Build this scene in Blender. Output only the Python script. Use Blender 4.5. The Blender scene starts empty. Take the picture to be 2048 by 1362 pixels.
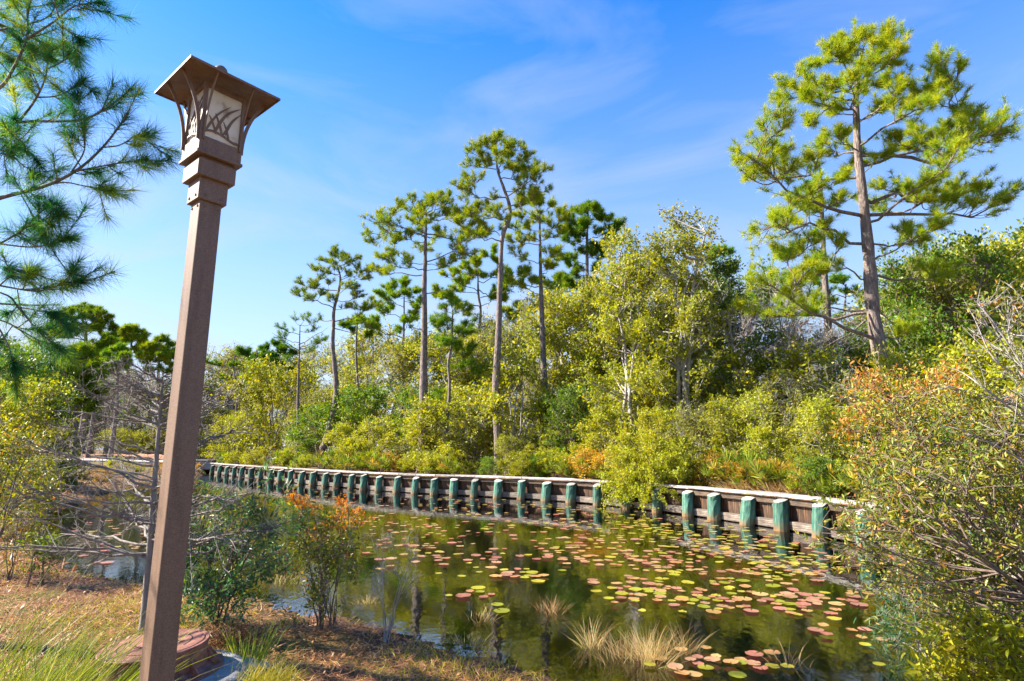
import bpy, math, random
import numpy as np

sc = bpy.context.scene
C = sc.collection
RNG = np.random.default_rng(7)

# ------------------------------------------------------------------ camera, sky, sun, exposure
EYE = 1.9                                   # metres above the pond
PITCH = math.radians(10.75)
FPX = 1150.0                                # focal length in pixels of the 2048 px wide photograph
cam_d = bpy.data.cameras.new('camera')
cam_d.sensor_width = 36.0
cam_d.lens = 36.0 * FPX / 2048.0
cam_d.clip_start = 0.05
cam_d.clip_end = 3000
cam = bpy.data.objects.new('camera', cam_d)
C.objects.link(cam)
cam.location = (0, 0, EYE)
cam.rotation_euler = (math.pi / 2 + PITCH, 0, 0)
sc.camera = cam

SUN_AZ = (-0.99, 0.10)
SUN_EL = math.radians(36)
w = bpy.data.worlds.new('World')
sc.world = w
w.use_nodes = True
wn, wl = w.node_tree.nodes, w.node_tree.links
wn.clear()
sky = wn.new('ShaderNodeTexSky')
sky.sky_type = 'NISHITA'
sky.sun_disc = False
sky.sun_elevation = SUN_EL
sky.sun_rotation = math.atan2(SUN_AZ[0], SUN_AZ[1])
sky.air_density = 1.0
sky.dust_density = 0.15
sky.ozone_density = 3.0
hs = wn.new('ShaderNodeHueSaturation')
hs.inputs['Saturation'].default_value = 1.40
hs.inputs['Value'].default_value = 0.55
hs.inputs['Hue'].default_value = 0.509
tc = wn.new('ShaderNodeTexCoord')
mp = wn.new('ShaderNodeMapping')
mp.inputs['Rotation'].default_value = (0.0, 0.25, 0.5)
mp.inputs['Scale'].default_value = (1.2, 1.0, 4.2)
mp.inputs['Location'].default_value = (1.4, 7.7, 0.0)
nz = wn.new('ShaderNodeTexNoise')
nz.inputs['Scale'].default_value = 2.1
nz.inputs['Detail'].default_value = 7
nz.inputs['Roughness'].default_value = 0.55
nz.inputs['Distortion'].default_value = 0.7
cr = wn.new('ShaderNodeValToRGB')
cr.color_ramp.elements[0].position = 0.48
cr.color_ramp.elements[0].color = (0, 0, 0, 1)
cr.color_ramp.elements[1].position = 0.85
cr.color_ramp.elements[1].color = (0.36, 0.36, 0.36, 1)
cmix = wn.new('ShaderNodeMixRGB')
cmix.inputs['Color2'].default_value = (1.10, 1.20, 1.40, 1)
bg = wn.new('ShaderNodeBackground')
bg.inputs['Strength'].default_value = 0.15
wo = wn.new('ShaderNodeOutputWorld')
wl.new(sky.outputs[0], hs.inputs['Color'])
wl.new(tc.outputs['Generated'], mp.inputs['Vector'])
wl.new(mp.outputs[0], nz.inputs['Vector'])
wl.new(nz.outputs['Fac'], cr.inputs['Fac'])
# thin haze that thickens towards the horizon all round
sp = wn.new('ShaderNodeSeparateXYZ'); wl.new(tc.outputs['Generated'], sp.inputs[0])
hz = wn.new('ShaderNodeMapRange'); hz.inputs[1].default_value = 0.0; hz.inputs[2].default_value = 0.72; hz.inputs[3].default_value = 1.0; hz.inputs[4].default_value = 0.0
wl.new(sp.outputs['Z'], hz.inputs[0])
hp = wn.new('ShaderNodeMath'); hp.operation = 'POWER'; hp.inputs[1].default_value = 1.35; wl.new(hz.outputs[0], hp.inputs[0])
ha = wn.new('ShaderNodeMath'); ha.operation = 'ADD'; ha.use_clamp = True; wl.new(hp.outputs[0], ha.inputs[0]); wl.new(cr.outputs['Color'], ha.inputs[1])
wl.new(ha.outputs[0], cmix.inputs['Fac'])
wl.new(hs.outputs[0], cmix.inputs['Color1'])
wl.new(cmix.outputs[0], bg.inputs['Color'])
wl.new(bg.outputs[0], wo.inputs['Surface'])

sun_d = bpy.data.lights.new('sun', 'SUN')
sun_d.energy = 4.2
sun_d.angle = math.radians(0.53)
sun_d.color = (1.0, 0.93, 0.82)
sun = bpy.data.objects.new('sun', sun_d)
C.objects.link(sun)
_az = math.atan2(SUN_AZ[1], SUN_AZ[0])
sun.rotation_euler = (math.pi / 2 - SUN_EL, 0, _az + math.pi / 2)
sun.location = (-20, 6, 20)

sc.view_settings.view_transform = 'Standard'
sc.view_settings.look = 'None'
sc.view_settings.exposure = 2.2
sc.view_settings.gamma = 1.0
sc.view_settings.use_curve_mapping = False
sc.cycles.use_adaptive_sampling = True
sc.cycles.adaptive_threshold = 0.02
sc.cycles.max_bounces = 8
sc.cycles.diffuse_bounces = 3
sc.cycles.glossy_bounces = 3
sc.cycles.transmission_bounces = 4
sc.cycles.transparent_max_bounces = 8

# ------------------------------------------------------------------ picture <-> place
_c, _s = math.cos(PITCH), math.sin(PITCH)
def at(px, py, Y):
    """the point at distance Y in front of the camera seen at that pixel of the photograph"""
    u, v = (px - 1024) / FPX, (681 - py) / FPX
    t = Y / (_c - v * _s)
    return np.array([u * t, Y, EYE + t * (_s + v * _c)])
def at_z(px, py, z=0.0):
    u, v = (px - 1024) / FPX, (681 - py) / FPX
    t = (z - EYE) / (_s + v * _c)
    return np.array([u * t, t * (_c - v * _s), z])
def proj(p):
    p = np.asarray(p, float) - np.array([0, 0, EYE])
    d = p[..., 1] * _c + p[..., 2] * _s
    up = -p[..., 1] * _s + p[..., 2] * _c
    return np.stack([1024 + FPX * p[..., 0] / d, 681 - FPX * up / d], -1)
def nrm(a):
    a = np.asarray(a, float)
    return a / (np.linalg.norm(a, axis=-1, keepdims=True) + 1e-9)

# ------------------------------------------------------------------ mesh helpers
def mesh_np(name, V, F, mat, rnd=None, smooth=False):
    V = np.ascontiguousarray(V, np.float32); F = np.ascontiguousarray(F, np.int32)
    me = bpy.data.meshes.new(name)
    m, k = F.shape
    me.vertices.add(len(V)); me.vertices.foreach_set('co', V.ravel())
    me.loops.add(m * k); me.loops.foreach_set('vertex_index', F.ravel())
    me.polygons.add(m)
    me.polygons.foreach_set('loop_start', np.arange(0, m * k, k, dtype=np.int32))
    if smooth:
        me.polygons.foreach_set('use_smooth', np.ones(m, bool))
    if rnd is not None:
        a = me.attributes.new('rnd', 'FLOAT', 'POINT')
        a.data.foreach_set('value', np.ascontiguousarray(rnd, np.float32))
    me.update(calc_edges=True)
    if mat: me.materials.append(mat)
    return me
def mesh_py(name, V, F, mat, smooth=False):
    me = bpy.data.meshes.new(name)
    me.from_pydata([tuple(map(float, v)) for v in V], [], [tuple(f) for f in F])
    if smooth:
        for p in me.polygons: p.use_smooth = True
    if mat: me.materials.append(mat)
    return me
def link(name, me, parent=None, loc=None, rot=None, scale=None):
    o = bpy.data.objects.new(name, me)
    C.objects.link(o)
    if parent: o.parent = parent
    if loc is not None: o.location = loc
    if rot is not None: o.rotation_euler = rot
    if scale is not None: o.scale = scale
    return o
def tag(o, label=None, cat=None, group=None, kind=None):
    if label: o['label'] = label
    if cat: o['category'] = cat
    if group: o['group'] = group
    if kind: o['kind'] = kind
    return o
def thing(name, label, cat, loc=(0, 0, 0), rotz=0.0, group=None):
    o = link(name, None, None, tuple(map(float, loc)), (0, 0, rotz))
    o.empty_display_size = 0.2
    return tag(o, label, cat, group)
def copy_tree(o, loc, rotz, scale):
    r = o.copy(); C.objects.link(r)
    r.location = loc; r.rotation_euler = (0, 0, rotz); r.scale = scale
    for ch in o.children:
        c = ch.copy(); C.objects.link(c); c.parent = r
    return r

class Geo:
    """collects pieces with faces of one size"""
    def __init__(s): s.V, s.F, s.R, s.n = [], [], [], 0
    def add(s, V, F, R=None):
        V = np.asarray(V, float)
        s.V.append(V); s.F.append(np.asarray(F) + s.n); s.n += len(V)
        s.R.append(np.full(len(V), 0.5) if R is None else np.broadcast_to(R, (len(V),)))
    def mesh(s, name, mat, origin=(0, 0, 0), smooth=False):
        return mesh_np(name, np.concatenate(s.V) - np.asarray(origin, float), np.concatenate(s.F), mat, np.concatenate(s.R), smooth)

_ring = {}
def tube(g, pts, rad, n=5, cap=False, rnd=None):
    pts = np.asarray(pts, float); m = len(pts)
    rad = np.broadcast_to(rad, (m,)) if np.ndim(rad) == 0 else np.asarray(rad, float)
    T = np.gradient(pts, axis=0); T = nrm(T)
    ref = np.array([0.0, 0, 1]) if abs(T[0, 2]) < 0.9 else np.array([1.0, 0, 0])
    S = nrm(np.cross(T, ref)); U = np.cross(S, T)
    if n not in _ring:
        a = np.linspace(0, 2 * np.pi, n, endpoint=False); _ring[n] = (np.cos(a), np.sin(a))
    ca, sa = _ring[n]
    V = pts[:, None, :] + rad[:, None, None] * (ca[None, :, None] * S[:, None, :] + sa[None, :, None] * U[:, None, :])
    i = np.arange(m - 1)[:, None] * n; j = np.arange(n)[None, :]; k = (j + 1) % n
    F = np.stack([i + j, i + k, i + n + k, i + n + j], -1).reshape(-1, 4)
    g.add(V.reshape(-1, 3), F, rnd)
def bez(a, b, c, n=6):
    t = np.linspace(0, 1, n)[:, None]
    return (1 - t) ** 2 * a + 2 * t * (1 - t) * b + t ** 2 * c
def catmull(pts, n=6):
    P = np.asarray(pts, float); P = np.vstack([2 * P[0] - P[1], P, 2 * P[-1] - P[-2]])
    out = []
    for i in range(1, len(P) - 2):
        for t in np.linspace(0, 1, n, endpoint=False):
            p0, p1, p2, p3 = P[i - 1:i + 3]
            out.append(.5 * (2 * p1 + (p2 - p0) * t + (2 * p0 - 5 * p1 + 4 * p2 - p3) * t * t + (3 * p1 - p0 - 3 * p2 + p3) * t ** 3))
    out.append(P[-2])
    return np.array(out)
def along(pts, t):
    """points and tangents at fractions t of a polyline"""
    pts = np.asarray(pts); m = len(pts) - 1
    f = np.clip(np.asarray(t, float), 0, 1) * m; i = np.minimum(f.astype(int), m - 1); r = (f - i)[..., None]
    return pts[i] * (1 - r) + pts[i + 1] * r, nrm(pts[i + 1] - pts[i])
def runit(rng, n):
    return nrm(rng.normal(size=(n, 3)))

def leaves_flat(P, D, L, W, rng, up=0.5):
    """one diamond per leaf"""
    n = len(P); N = nrm(runit(rng, n) + np.array([0, 0, up])); S = nrm(np.cross(D, N))
    L = np.broadcast_to(L, (n,))[:, None]; W = np.broadcast_to(W, (n,))[:, None]
    V = np.stack([P, P + D * L * .45 + S * W * .5, P + D * L, P + D * L * .45 - S * W * .5], 1).reshape(-1, 3)
    return V, np.arange(n * 4).reshape(n, 4)
def leaves_fold(P, D, L, W, rng, up=0.8, fold=.22, droop=.12):
    """two quads per leaf folded along the midrib"""
    n = len(P); N = nrm(runit(rng, n) + np.array([0, 0, up])); S = nrm(np.cross(D, N)); N = np.cross(S, D)
    L = np.broadcast_to(L, (n,))[:, None]; W = np.broadcast_to(W, (n,))[:, None]
    tip = P + D * L - N * L * droop
    l1 = P + D * L * .3 + S * W * .42 + N * W * fold; r1 = P + D * L * .3 - S * W * .42 + N * W * fold
    l2 = P + D * L * .68 + S * W * .40 + N * W * fold * .7 - N * L * droop * .4; r2 = P + D * L * .68 - S * W * .40 + N * W * fold * .7 - N * L * droop * .4
    V = np.stack([P, l1, l2, tip, r2, r1], 1).reshape(-1, 3)
    b = np.arange(n)[:, None] * 6
    F = np.concatenate([b + np.array([0, 1, 2, 3]), b + np.array([0, 3, 4, 5])])
    return V, F
def needles(P, D, L, W, rng):
    n = len(P); S = nrm(np.cross(D, runit(rng, n)))
    L = np.broadcast_to(L, (n,))[:, None]
    V = np.stack([P - S * W * .5, P + S * W * .5, P + D * L], 1).reshape(-1, 3)
    return V, np.arange(n * 3).reshape(n, 3)
def blades(P, D, L, W, rng, bend=.35):
    """tapered grass blades of three quads, bending over"""
    n = len(P); S = nrm(np.cross(D, runit(rng, n) * .6 + np.array([0, -1.0, 0]))); out = nrm(D * np.array([1, 1, 0.0]) + 1e-4)
    L = np.broadcast_to(L, (n,))[:, None]; W = np.broadcast_to(W, (n,))[:, None]
    bd = (rng.uniform(.2, 1, n) * bend)[:, None]
    rows = []
    for t, ww in ((0, 1.0), (.35, .9), (.7, .6), (1.0, .08)):
        c = P + D * L * t + (out * .8 - np.array([0, 0, .45])) * L * bd * t * t
        rows += [c - S * W * .5 * ww, c + S * W * .5 * ww]
    V = np.stack(rows, 1).reshape(-1, 3); b = np.arange(n)[:, None] * 8
    F = np.concatenate([b + np.array([0, 1, 3, 2]), b + np.array([2, 3, 5, 4]), b + np.array([4, 5, 7, 6])])
    return V, F

def box(cx, cy, cz, sx, sy, sz):
    V = np.array([[x, y, z] for z in (-.5, .5) for y in (-.5, .5) for x in (-.5, .5)]) * [sx, sy, sz] + [cx, cy, cz]
    F = [(0, 2, 3, 1), (4, 5, 7, 6), (0, 1, 5, 4), (2, 6, 7, 3), (0, 4, 6, 2), (1, 3, 7, 5)]
    return V, F
def bevel_mesh(me, w_, seg=1):
    import bmesh
    bm = bmesh.new(); bm.from_mesh(me)
    bmesh.ops.bevel(bm, geom=bm.edges[:], offset=w_, segments=seg, affect='EDGES', profile=.5)
    bm.to_mesh(me); bm.free()
    return me
def lathe(prof, n=32):
    V, F = [], []
    for r, z in prof:
        for i in range(n):
            a = 2 * math.pi * i / n; V.append((r * math.cos(a), r * math.sin(a), z))
    m = len(prof)
    for k in range(m - 1):
        for i in range(n):
            j = (i + 1) % n; F.append((k * n + i, k * n + j, (k + 1) * n + j, (k + 1) * n + i))
    F.append(tuple(range((m - 1) * n, m * n)))
    return V, F

# ------------------------------------------------------------------ materials
def new_mat(name):
    m = bpy.data.materials.new(name); m.use_nodes = True
    nt = m.node_tree; nt.nodes.clear()
    out = nt.nodes.new('ShaderNodeOutputMaterial')
    return m, nt.nodes, nt.links, out
def ramp(N, stops, interp='LINEAR'):
    r = N.new('ShaderNodeValToRGB'); e = r.color_ramp.elements; r.color_ramp.interpolation = interp
    while len(e) < len(stops): e.new(0.5)
    for k, (p, c) in enumerate(stops): e[k].position = p; e[k].color = (*c, 1)
    return r
def leaf_mat(name, stops, trans=.42, rough=.5, tsat=1.15, spec=.3, clump=.7):
    m, N, L, out = new_mat(name)
    at_ = N.new('ShaderNodeAttribute'); at_.attribute_name = 'rnd'
    r = ramp(N, stops); L.new(at_.outputs['Fac'], r.inputs[0])
    tcn = N.new('ShaderNodeTexCoord'); no = N.new('ShaderNodeTexNoise'); no.inputs['Scale'].default_value = clump; no.inputs['Detail'].default_value = 3
    L.new(tcn.outputs['Object'], no.inputs['Vector'])
    oi = N.new('ShaderNodeObjectInfo')
    h = N.new('ShaderNodeHueSaturation')
    m1 = N.new('ShaderNodeMapRange'); m1.inputs[1].default_value = .3; m1.inputs[2].default_value = .7; m1.inputs[3].default_value = .485; m1.inputs[4].default_value = .515
    L.new(no.outputs['Fac'], m1.inputs[0])
    m2 = N.new('ShaderNodeMapRange'); m2.inputs[3].default_value = 1.0; m2.inputs[4].default_value = 1.45
    L.new(oi.outputs['Random'], m2.inputs[0])
    L.new(m1.outputs[0], h.inputs['Hue']); L.new(m2.outputs[0], h.inputs['Value']); L.new(r.outputs[0], h.inputs['Color'])
    p = N.new('ShaderNodeBsdfPrincipled'); p.inputs['Roughness'].default_value = rough; p.inputs['Specular IOR Level'].default_value = spec
    L.new(h.outputs[0], p.inputs['Base Color'])
    t = N.new('ShaderNodeBsdfTranslucent'); h2 = N.new('ShaderNodeHueSaturation'); h2.inputs['Hue'].default_value = .485; h2.inputs['Saturation'].default_value = tsat; h2.inputs['Value'].default_value = 1.35
    L.new(h.outputs[0], h2.inputs['Color']); L.new(h2.outputs[0], t.inputs['Color'])
    x = N.new('ShaderNodeMixShader'); x.inputs[0].default_value = trans
    L.new(p.outputs[0], x.inputs[1]); L.new(t.outputs[0], x.inputs[2]); L.new(x.outputs[0], out.inputs['Surface'])
    return m
def rough_mat(name, stops, scale=(8, 8, 8), rough=.8, bump=.4, detail=6, bscale=None, metallic=0.0, spec=.3, dist=.02, coord='Object'):
    m, N, L, out = new_mat(name)
    tcn = N.new('ShaderNodeTexCoord'); mpn = N.new('ShaderNodeMapping'); mpn.inputs['Scale'].default_value = scale
    L.new(tcn.outputs[coord], mpn.inputs['Vector'])
    no = N.new('ShaderNodeTexNoise'); no.inputs['Scale'].default_value = 1; no.inputs['Detail'].default_value = detail; no.inputs['Roughness'].default_value = .65
    L.new(mpn.outputs[0], no.inputs['Vector'])
    r = ramp(N, stops); L.new(no.outputs['Fac'], r.inputs[0])
    p = N.new('ShaderNodeBsdfPrincipled'); p.inputs['Roughness'].default_value = rough; p.inputs['Metallic'].default_value = metallic; p.inputs['Specular IOR Level'].default_value = spec
    L.new(r.outputs[0], p.inputs['Base Color'])
    if bump:
        b = N.new('ShaderNodeBump'); b.inputs['Strength'].default_value = bump; b.inputs['Distance'].default_value = dist
        n2 = N.new('ShaderNodeTexNoise'); n2.inputs['Scale'].default_value = bscale or 2.5; n2.inputs['Detail'].default_value = 5
        L.new(mpn.outputs[0], n2.inputs['Vector']); L.new(n2.outputs['Fac'], b.inputs['Height']); L.new(b.outputs[0], p.inputs['Normal'])
    L.new(p.outputs[0], out.inputs['Surface'])
    return m

M = {}
# foliage (rnd: 0..1 along each ramp)
M['lf_yellow'] = leaf_mat('leaf_yellow_green', [(0, (.10, .135, .009)), (.4, (.215, .235, .011)), (.8, (.345, .325, .013)), (1, (.43, .335, .02))])
M['lf_green'] = leaf_mat('leaf_green', [(0, (.035, .085, .012)), (.5, (.085, .155, .014)), (.85, (.18, .22, .015)), (1, (.30, .28, .02))])
M['lf_olive'] = leaf_mat('leaf_olive', [(0, (.085, .115, .018)), (.4, (.19, .21, .024)), (.75, (.31, .28, .04)), (1, (.33, .23, .07))])
M['lf_orange'] = leaf_mat('leaf_orange', [(0, (.14, .15, .02)), (.35, (.30, .22, .02)), (.7, (.42, .20, .02)), (1, (.45, .13, .02))])
M['lf_brown'] = leaf_mat('leaf_dry_brown', [(0, (.16, .11, .06)), (.5, (.25, .16, .10)), (1, (.32, .20, .14))], trans=.3)
M['lf_myrtle'] = leaf_mat('leaf_myrtle_dark', [(0, (.015, .055, .028)), (.5, (.045, .11, .04)), (.85, (.12, .18, .03)), (1, (.40, .28, .02))], trans=.32, rough=.4, spec=.4)
M['lf_bay'] = leaf_mat('leaf_olive_glossy', [(0, (.03, .065, .012)), (.3, (.085, .125, .016)), (.6, (.18, .19, .022)), (.85, (.33, .23, .03)), (1, (.42, .16, .04))], trans=.36, rough=.42, spec=.4)
M['needle'] = leaf_mat('pine_needle', [(0, (.025, .09, .022)), (.45, (.075, .165, .016)), (.8, (.19, .26, .011)), (1, (.30, .31, .012))], trans=.35, rough=.6, spec=.15)
M['needle_near'] = leaf_mat('pine_needle_near', [(0, (.015, .085, .035)), (.5, (.045, .155, .04)), (.8, (.13, .23, .03)), (1, (.34, .36, .03))], trans=.35, rough=.6, spec=.12)
M['palmetto'] = leaf_mat('palmetto_leaf', [(0, (.06, .11, .015)), (.5, (.14, .19, .02)), (.85, (.28, .28, .03)), (1, (.36, .24, .05))], trans=.35)
M['grass'] = leaf_mat('grass_blade', [(0, (.10, .17, .02)), (.5, (.22, .30, .035)), (.8, (.38, .38, .08)), (1, (.45, .36, .16))], trans=.4)
M['dry_grass'] = leaf_mat('dry_grass_blade', [(0, (.16, .09, .035)), (.4, (.30, .21, .085)), (.7, (.42, .33, .15)), (1, (.26, .32, .05))], trans=.35)
M['straw'] = leaf_mat('pine_straw', [(0, (.06, .025, .011)), (.4, (.21, .085, .030)), (.75, (.39, .185, .066)), (1, (.50, .31, .12))], trans=.15, clump=.5)
M['moss_grass'] = leaf_mat('bank_grass', [(0, (.12, .16, .02)), (.5, (.28, .27, .03)), (1, (.44, .33, .05))], trans=.4)
M['pad_pink'] = leaf_mat('lily_pad_pink', [(0, (.22, .075, .05)), (.5, (.27, .125, .085)), (1, (.30, .19, .09))], trans=.15, rough=.35, clump=3)
M['pad_green'] = leaf_mat('lily_pad_yellow_green', [(0, (.15, .17, .015)), (.5, (.23, .22, .02)), (1, (.30, .24, .03))], trans=.15, rough=.35, clump=3)
M['pad_tan'] = leaf_mat('lily_pad_tan', [(0, (.28, .16, .05)), (.5, (.32, .21, .08)), (1, (.30, .13, .05))], trans=.15, rough=.35, clump=3)
# wood and hard things
M['pine_bark'] = rough_mat('pine_bark', [(.3, (.07, .05, .042)), (.5, (.17, .13, .11)), (.7, (.30, .24, .21))], (14, 14, 4), .9, 1.0, bscale=1.6, dist=.05)
M['twig'] = rough_mat('brown_twig', [(.3, (.10, .07, .05)), (.7, (.22, .16, .12))], (20, 20, 6), .85, .4)
M['grey_twig'] = rough_mat('grey_twig', [(.3, (.18, .16, .14)), (.7, (.40, .365, .33))], (18, 18, 5), .85, .4)
M['cypress'] = rough_mat('cypress_bark', [(.3, (.12, .10, .085)), (.7, (.29, .255, .225))], (30, 30, 6), .85, .6, dist=.01)
M['concrete'] = rough_mat('old_concrete', [(.3, (.17, .165, .15)), (.55, (.28, .27, .25)), (.75, (.38, .37, .34))], (9, 9, 9), .9, .6, dist=.02)
M['iron'] = rough_mat('rusty_iron', [(.3, (.10, .035, .022)), (.5, (.22, .085, .055)), (.72, (.34, .15, .10))], (16, 16, 16), .6, .4, metallic=.15, spec=.5, dist=.006)
M['iron_dark'] = rough_mat('dark_lid_marks', [(.3, (.012, .008, .006)), (.7, (.03, .02, .015))], (20, 20, 20), .9, 0)  # near-black for the lid's rings, lettering and pick holes
M['path'] = rough_mat('pale_path', [(.3, (.34, .30, .26)), (.7, (.50, .46, .42))], (1, 1, 1), .9, .2)
def lamp_mat():
    m, N, L, out = new_mat('bronze_paint')
    tcn = N.new('ShaderNodeTexCoord')
    n1 = N.new('ShaderNodeTexNoise'); n1.inputs['Scale'].default_value = 260; n1.inputs['Detail'].default_value = 2
    n2 = N.new('ShaderNodeTexNoise'); n2.inputs['Scale'].default_value = 2.2; n2.inputs['Detail'].default_value = 4
    L.new(tcn.outputs['Object'], n1.inputs['Vector']); L.new(tcn.outputs['Object'], n2.inputs['Vector'])
    r = ramp(N, [(.3, (.125, .072, .043)), (.5, (.185, .112, .07)), (.72, (.25, .162, .112))]); L.new(n1.outputs['Fac'], r.inputs[0])
    mx = N.new('ShaderNodeMixRGB'); mx.blend_type = 'MULTIPLY'; mx.inputs[0].default_value = .6
    rw = ramp(N, [(.3, (.55, .52, .50)), (.5, (.95, .95, .95)), (.75, (1.0, 1.0, 1.0))]); mw = N.new('ShaderNodeMapping'); mw.inputs['Scale'].default_value = (9, 9, .9)
    L.new(tcn.outputs['Object'], mw.inputs['Vector']); L.new(mw.outputs[0], n2.inputs['Vector']); L.new(n2.outputs['Fac'], rw.inputs[0]); L.new(r.outputs[0], mx.inputs[1]); L.new(rw.outputs[0], mx.inputs[2])
    p = N.new('ShaderNodeBsdfPrincipled'); p.inputs['Roughness'].default_value = .55; p.inputs['Specular IOR Level'].default_value = .35
    L.new(mx.outputs[0], p.inputs['Base Color'])
    b = N.new('ShaderNodeBump'); b.inputs['Strength'].default_value = .15; b.inputs['Distance'].default_value = .002
    L.new(n1.outputs['Fac'], b.inputs['Height']); L.new(b.outputs[0], p.inputs['Normal'])
    L.new(p.outputs[0], out.inputs['Surface'])
    return m
M['lamp'] = lamp_mat()
def pane_mat():
    m, N, L, out = new_mat('frosted_pane')
    tcn = N.new('ShaderNodeTexCoord'); n1 = N.new('ShaderNodeTexNoise'); n1.inputs['Scale'].default_value = 14; n1.inputs['Detail'].default_value = 6
    L.new(tcn.outputs['Object'], n1.inputs['Vector'])
    r = ramp(N, [(.25, (.55, .44, .30)), (.4, (.86, .82, .74)), (.7, (.92, .90, .85))]); L.new(n1.outputs['Fac'], r.inputs[0])
    p = N.new('ShaderNodeBsdfPrincipled'); p.inputs['Roughness'].default_value = .5; L.new(r.outputs[0], p.inputs['Base Color'])
    t = N.new('ShaderNodeBsdfTranslucent'); L.new(r.outputs[0], t.inputs['Color'])
    x = N.new('ShaderNodeMixShader'); x.inputs[0].default_value = .62
    L.new(p.outputs[0], x.inputs[1]); L.new(t.outputs[0], x.inputs[2]); L.new(x.outputs[0], out.inputs['Surface'])
    return m
M['pane'] = pane_mat()
def wood_mat(name, dark, mid, light, zstain=None, scale=(3, 3, 40)):
    m, N, L, out = new_mat(name)
    tcn = N.new('ShaderNodeTexCoord'); mpn = N.new('ShaderNodeMapping'); mpn.inputs['Scale'].default_value = scale
    L.new(tcn.outputs['Object'], mpn.inputs['Vector'])
    no = N.new('ShaderNodeTexNoise'); no.inputs['Scale'].default_value = 1; no.inputs['Detail'].default_value = 7; no.inputs['Roughness'].default_value = .7
    L.new(mpn.outputs[0], no.inputs['Vector'])
    r = ramp(N, [(.32, dark), (.5, mid), (.7, light)]); L.new(no.outputs['Fac'], r.inputs[0])
    oi = N.new('ShaderNodeObjectInfo'); mr = N.new('ShaderNodeMapRange'); mr.inputs[3].default_value = .65; mr.inputs[4].default_value = 1.3
    L.new(oi.outputs['Random'], mr.inputs[0])
    h = N.new('ShaderNodeHueSaturation'); L.new(mr.outputs[0], h.inputs['Value']); L.new(r.outputs[0], h.inputs['Color'])
    col = h.outputs[0]
    if zstain:
        z0, z1, sc_ = zstain
        sep = N.new('ShaderNodeSeparateXYZ'); L.new(tcn.outputs['Object'], sep.inputs[0])
        n3 = N.new('ShaderNodeTexNoise'); n3.inputs['Scale'].default_value = 9; n3.inputs['Detail'].default_value = 5; L.new(tcn.outputs['Object'], n3.inputs['Vector'])
        ad = N.new('ShaderNodeMath'); ad.operation = 'MULTIPLY_ADD'; ad.inputs[1].default_value = .35; L.new(n3.outputs['Fac'], ad.inputs[0]); L.new(sep.outputs['Z'], ad.inputs[2])
        m3 = N.new('ShaderNodeMapRange'); m3.inputs[1].default_value = z0 + .17; m3.inputs[2].default_value = z1 + .17; L.new(ad.outputs[0], m3.inputs[0])
        mx = N.new('ShaderNodeMixRGB'); mx.inputs[1].default_value = (*sc_, 1); L.new(m3.outputs[0], mx.inputs[0]); L.new(col, mx.inputs[2]); col = mx.outputs[0]
    p = N.new('ShaderNodeBsdfPrincipled'); p.inputs['Roughness'].default_value = .8; p.inputs['Specular IOR Level'].default_value = .3
    L.new(col, p.inputs['Base Color'])
    b = N.new('ShaderNodeBump'); b.inputs['Strength'].default_value = .7; b.inputs['Distance'].default_value = .012
    L.new(no.outputs['Fac'], b.inputs['Height']); L.new(b.outputs[0], p.inputs['Normal'])
    L.new(p.outputs[0], out.inputs['Surface'])
    return m
M['piling'] = wood_mat('green_piling_wood', (.012, .042, .028), (.035, .11, .075), (.13, .20, .14), (-.02, .20, (.17, .09, .035)), (14, 14, 2.2))
M['cap'] = wood_mat('weathered_cap_wood', (.10, .085, .075), (.33, .29, .26), (.55, .50, .46), None, (4, 40, 40))
M['wale'] = wood_mat('weathered_wale_wood', (.03, .024, .019), (.12, .092, .07), (.33, .27, .21), None, (3, 30, 30))
M['wale_shaded'] = wood_mat('shaded_beam_wood', (.02, .014, .011), (.075, .05, .034), (.22, .14, .08), None, (3, 30, 30))  # upper wale: shade under the cap painted in as darker wood
M['endgrain'] = wood_mat('weathered_end_grain', (.10, .09, .08), (.28, .25, .22), (.45, .42, .38), None, (30, 30, 30))
M['plank'] = wood_mat('stained_plank_wood', (.012, .009, .007), (.05, .028, .016), (.24, .105, .038), None, (14, 14, 2.5))

# ------------------------------------------------------------------ the pond: outline, ground and water
BULK = catmull([(-26, 50), (-20.2, 43), (-14.5, 36.6), (-9.6, 31.3), (-4.9, 26.9), (-1.0, 24.4), (2.31, 21.9), (4.4, 19.1), (5.9, 16.4), (7.0, 13.4), (7.5, 9.9), (7.7, 6.8), (7.75, 4.6)], 8)
SHORE = catmull([(7.75, 4.6), (6.6, 5.0), (5.4, 4.9), (4.1, 4.5), (2.6, 4.15), (1.3, 4.45), (.44, 5.25), (-.35, 5.8), (-1.06, 6.45), (-1.9, 6.9), (-2.84, 7.5), (-4.0, 8.1), (-5.49, 8.85), (-6.9, 9.6), (-8.1, 10.6), (-9.8, 12.2), (-11.8, 14.4), (-14, 18.3), (-16.2, 22.8), (-18.8, 28.5), (-21, 34), (-24.2, 44), (-26, 50)], 6)
_j = np.random.default_rng(3).normal(size=(len(SHORE), 2)) * .09
_j[:6] = 0; _j[-6:] = 0
SHORE = SHORE + _j
def seg_dist(P, poly):
    d = np.full(len(P), 1e9)
    for a, b in zip(poly[:-1], poly[1:]):
        ab = b - a; t = np.clip(((P - a) @ ab) / (ab @ ab), 0, 1)
        d = np.minimum(d, np.hypot(*(P - a - t[:, None] * ab).T))
    return d
POND = np.vstack([SHORE, BULK[1:]])
def inside(P):
    r = np.zeros(len(P), bool); x, y = P[:, 0], P[:, 1]
    for (x1, y1), (x2, y2) in zip(POND, np.roll(POND, -1, 0)):
        if y1 == y2: continue
        c = (y1 > y) != (y2 > y)
        r ^= c & (x < (x2 - x1) * (y - y1) / (y2 - y1) + x1)
    return r
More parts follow.
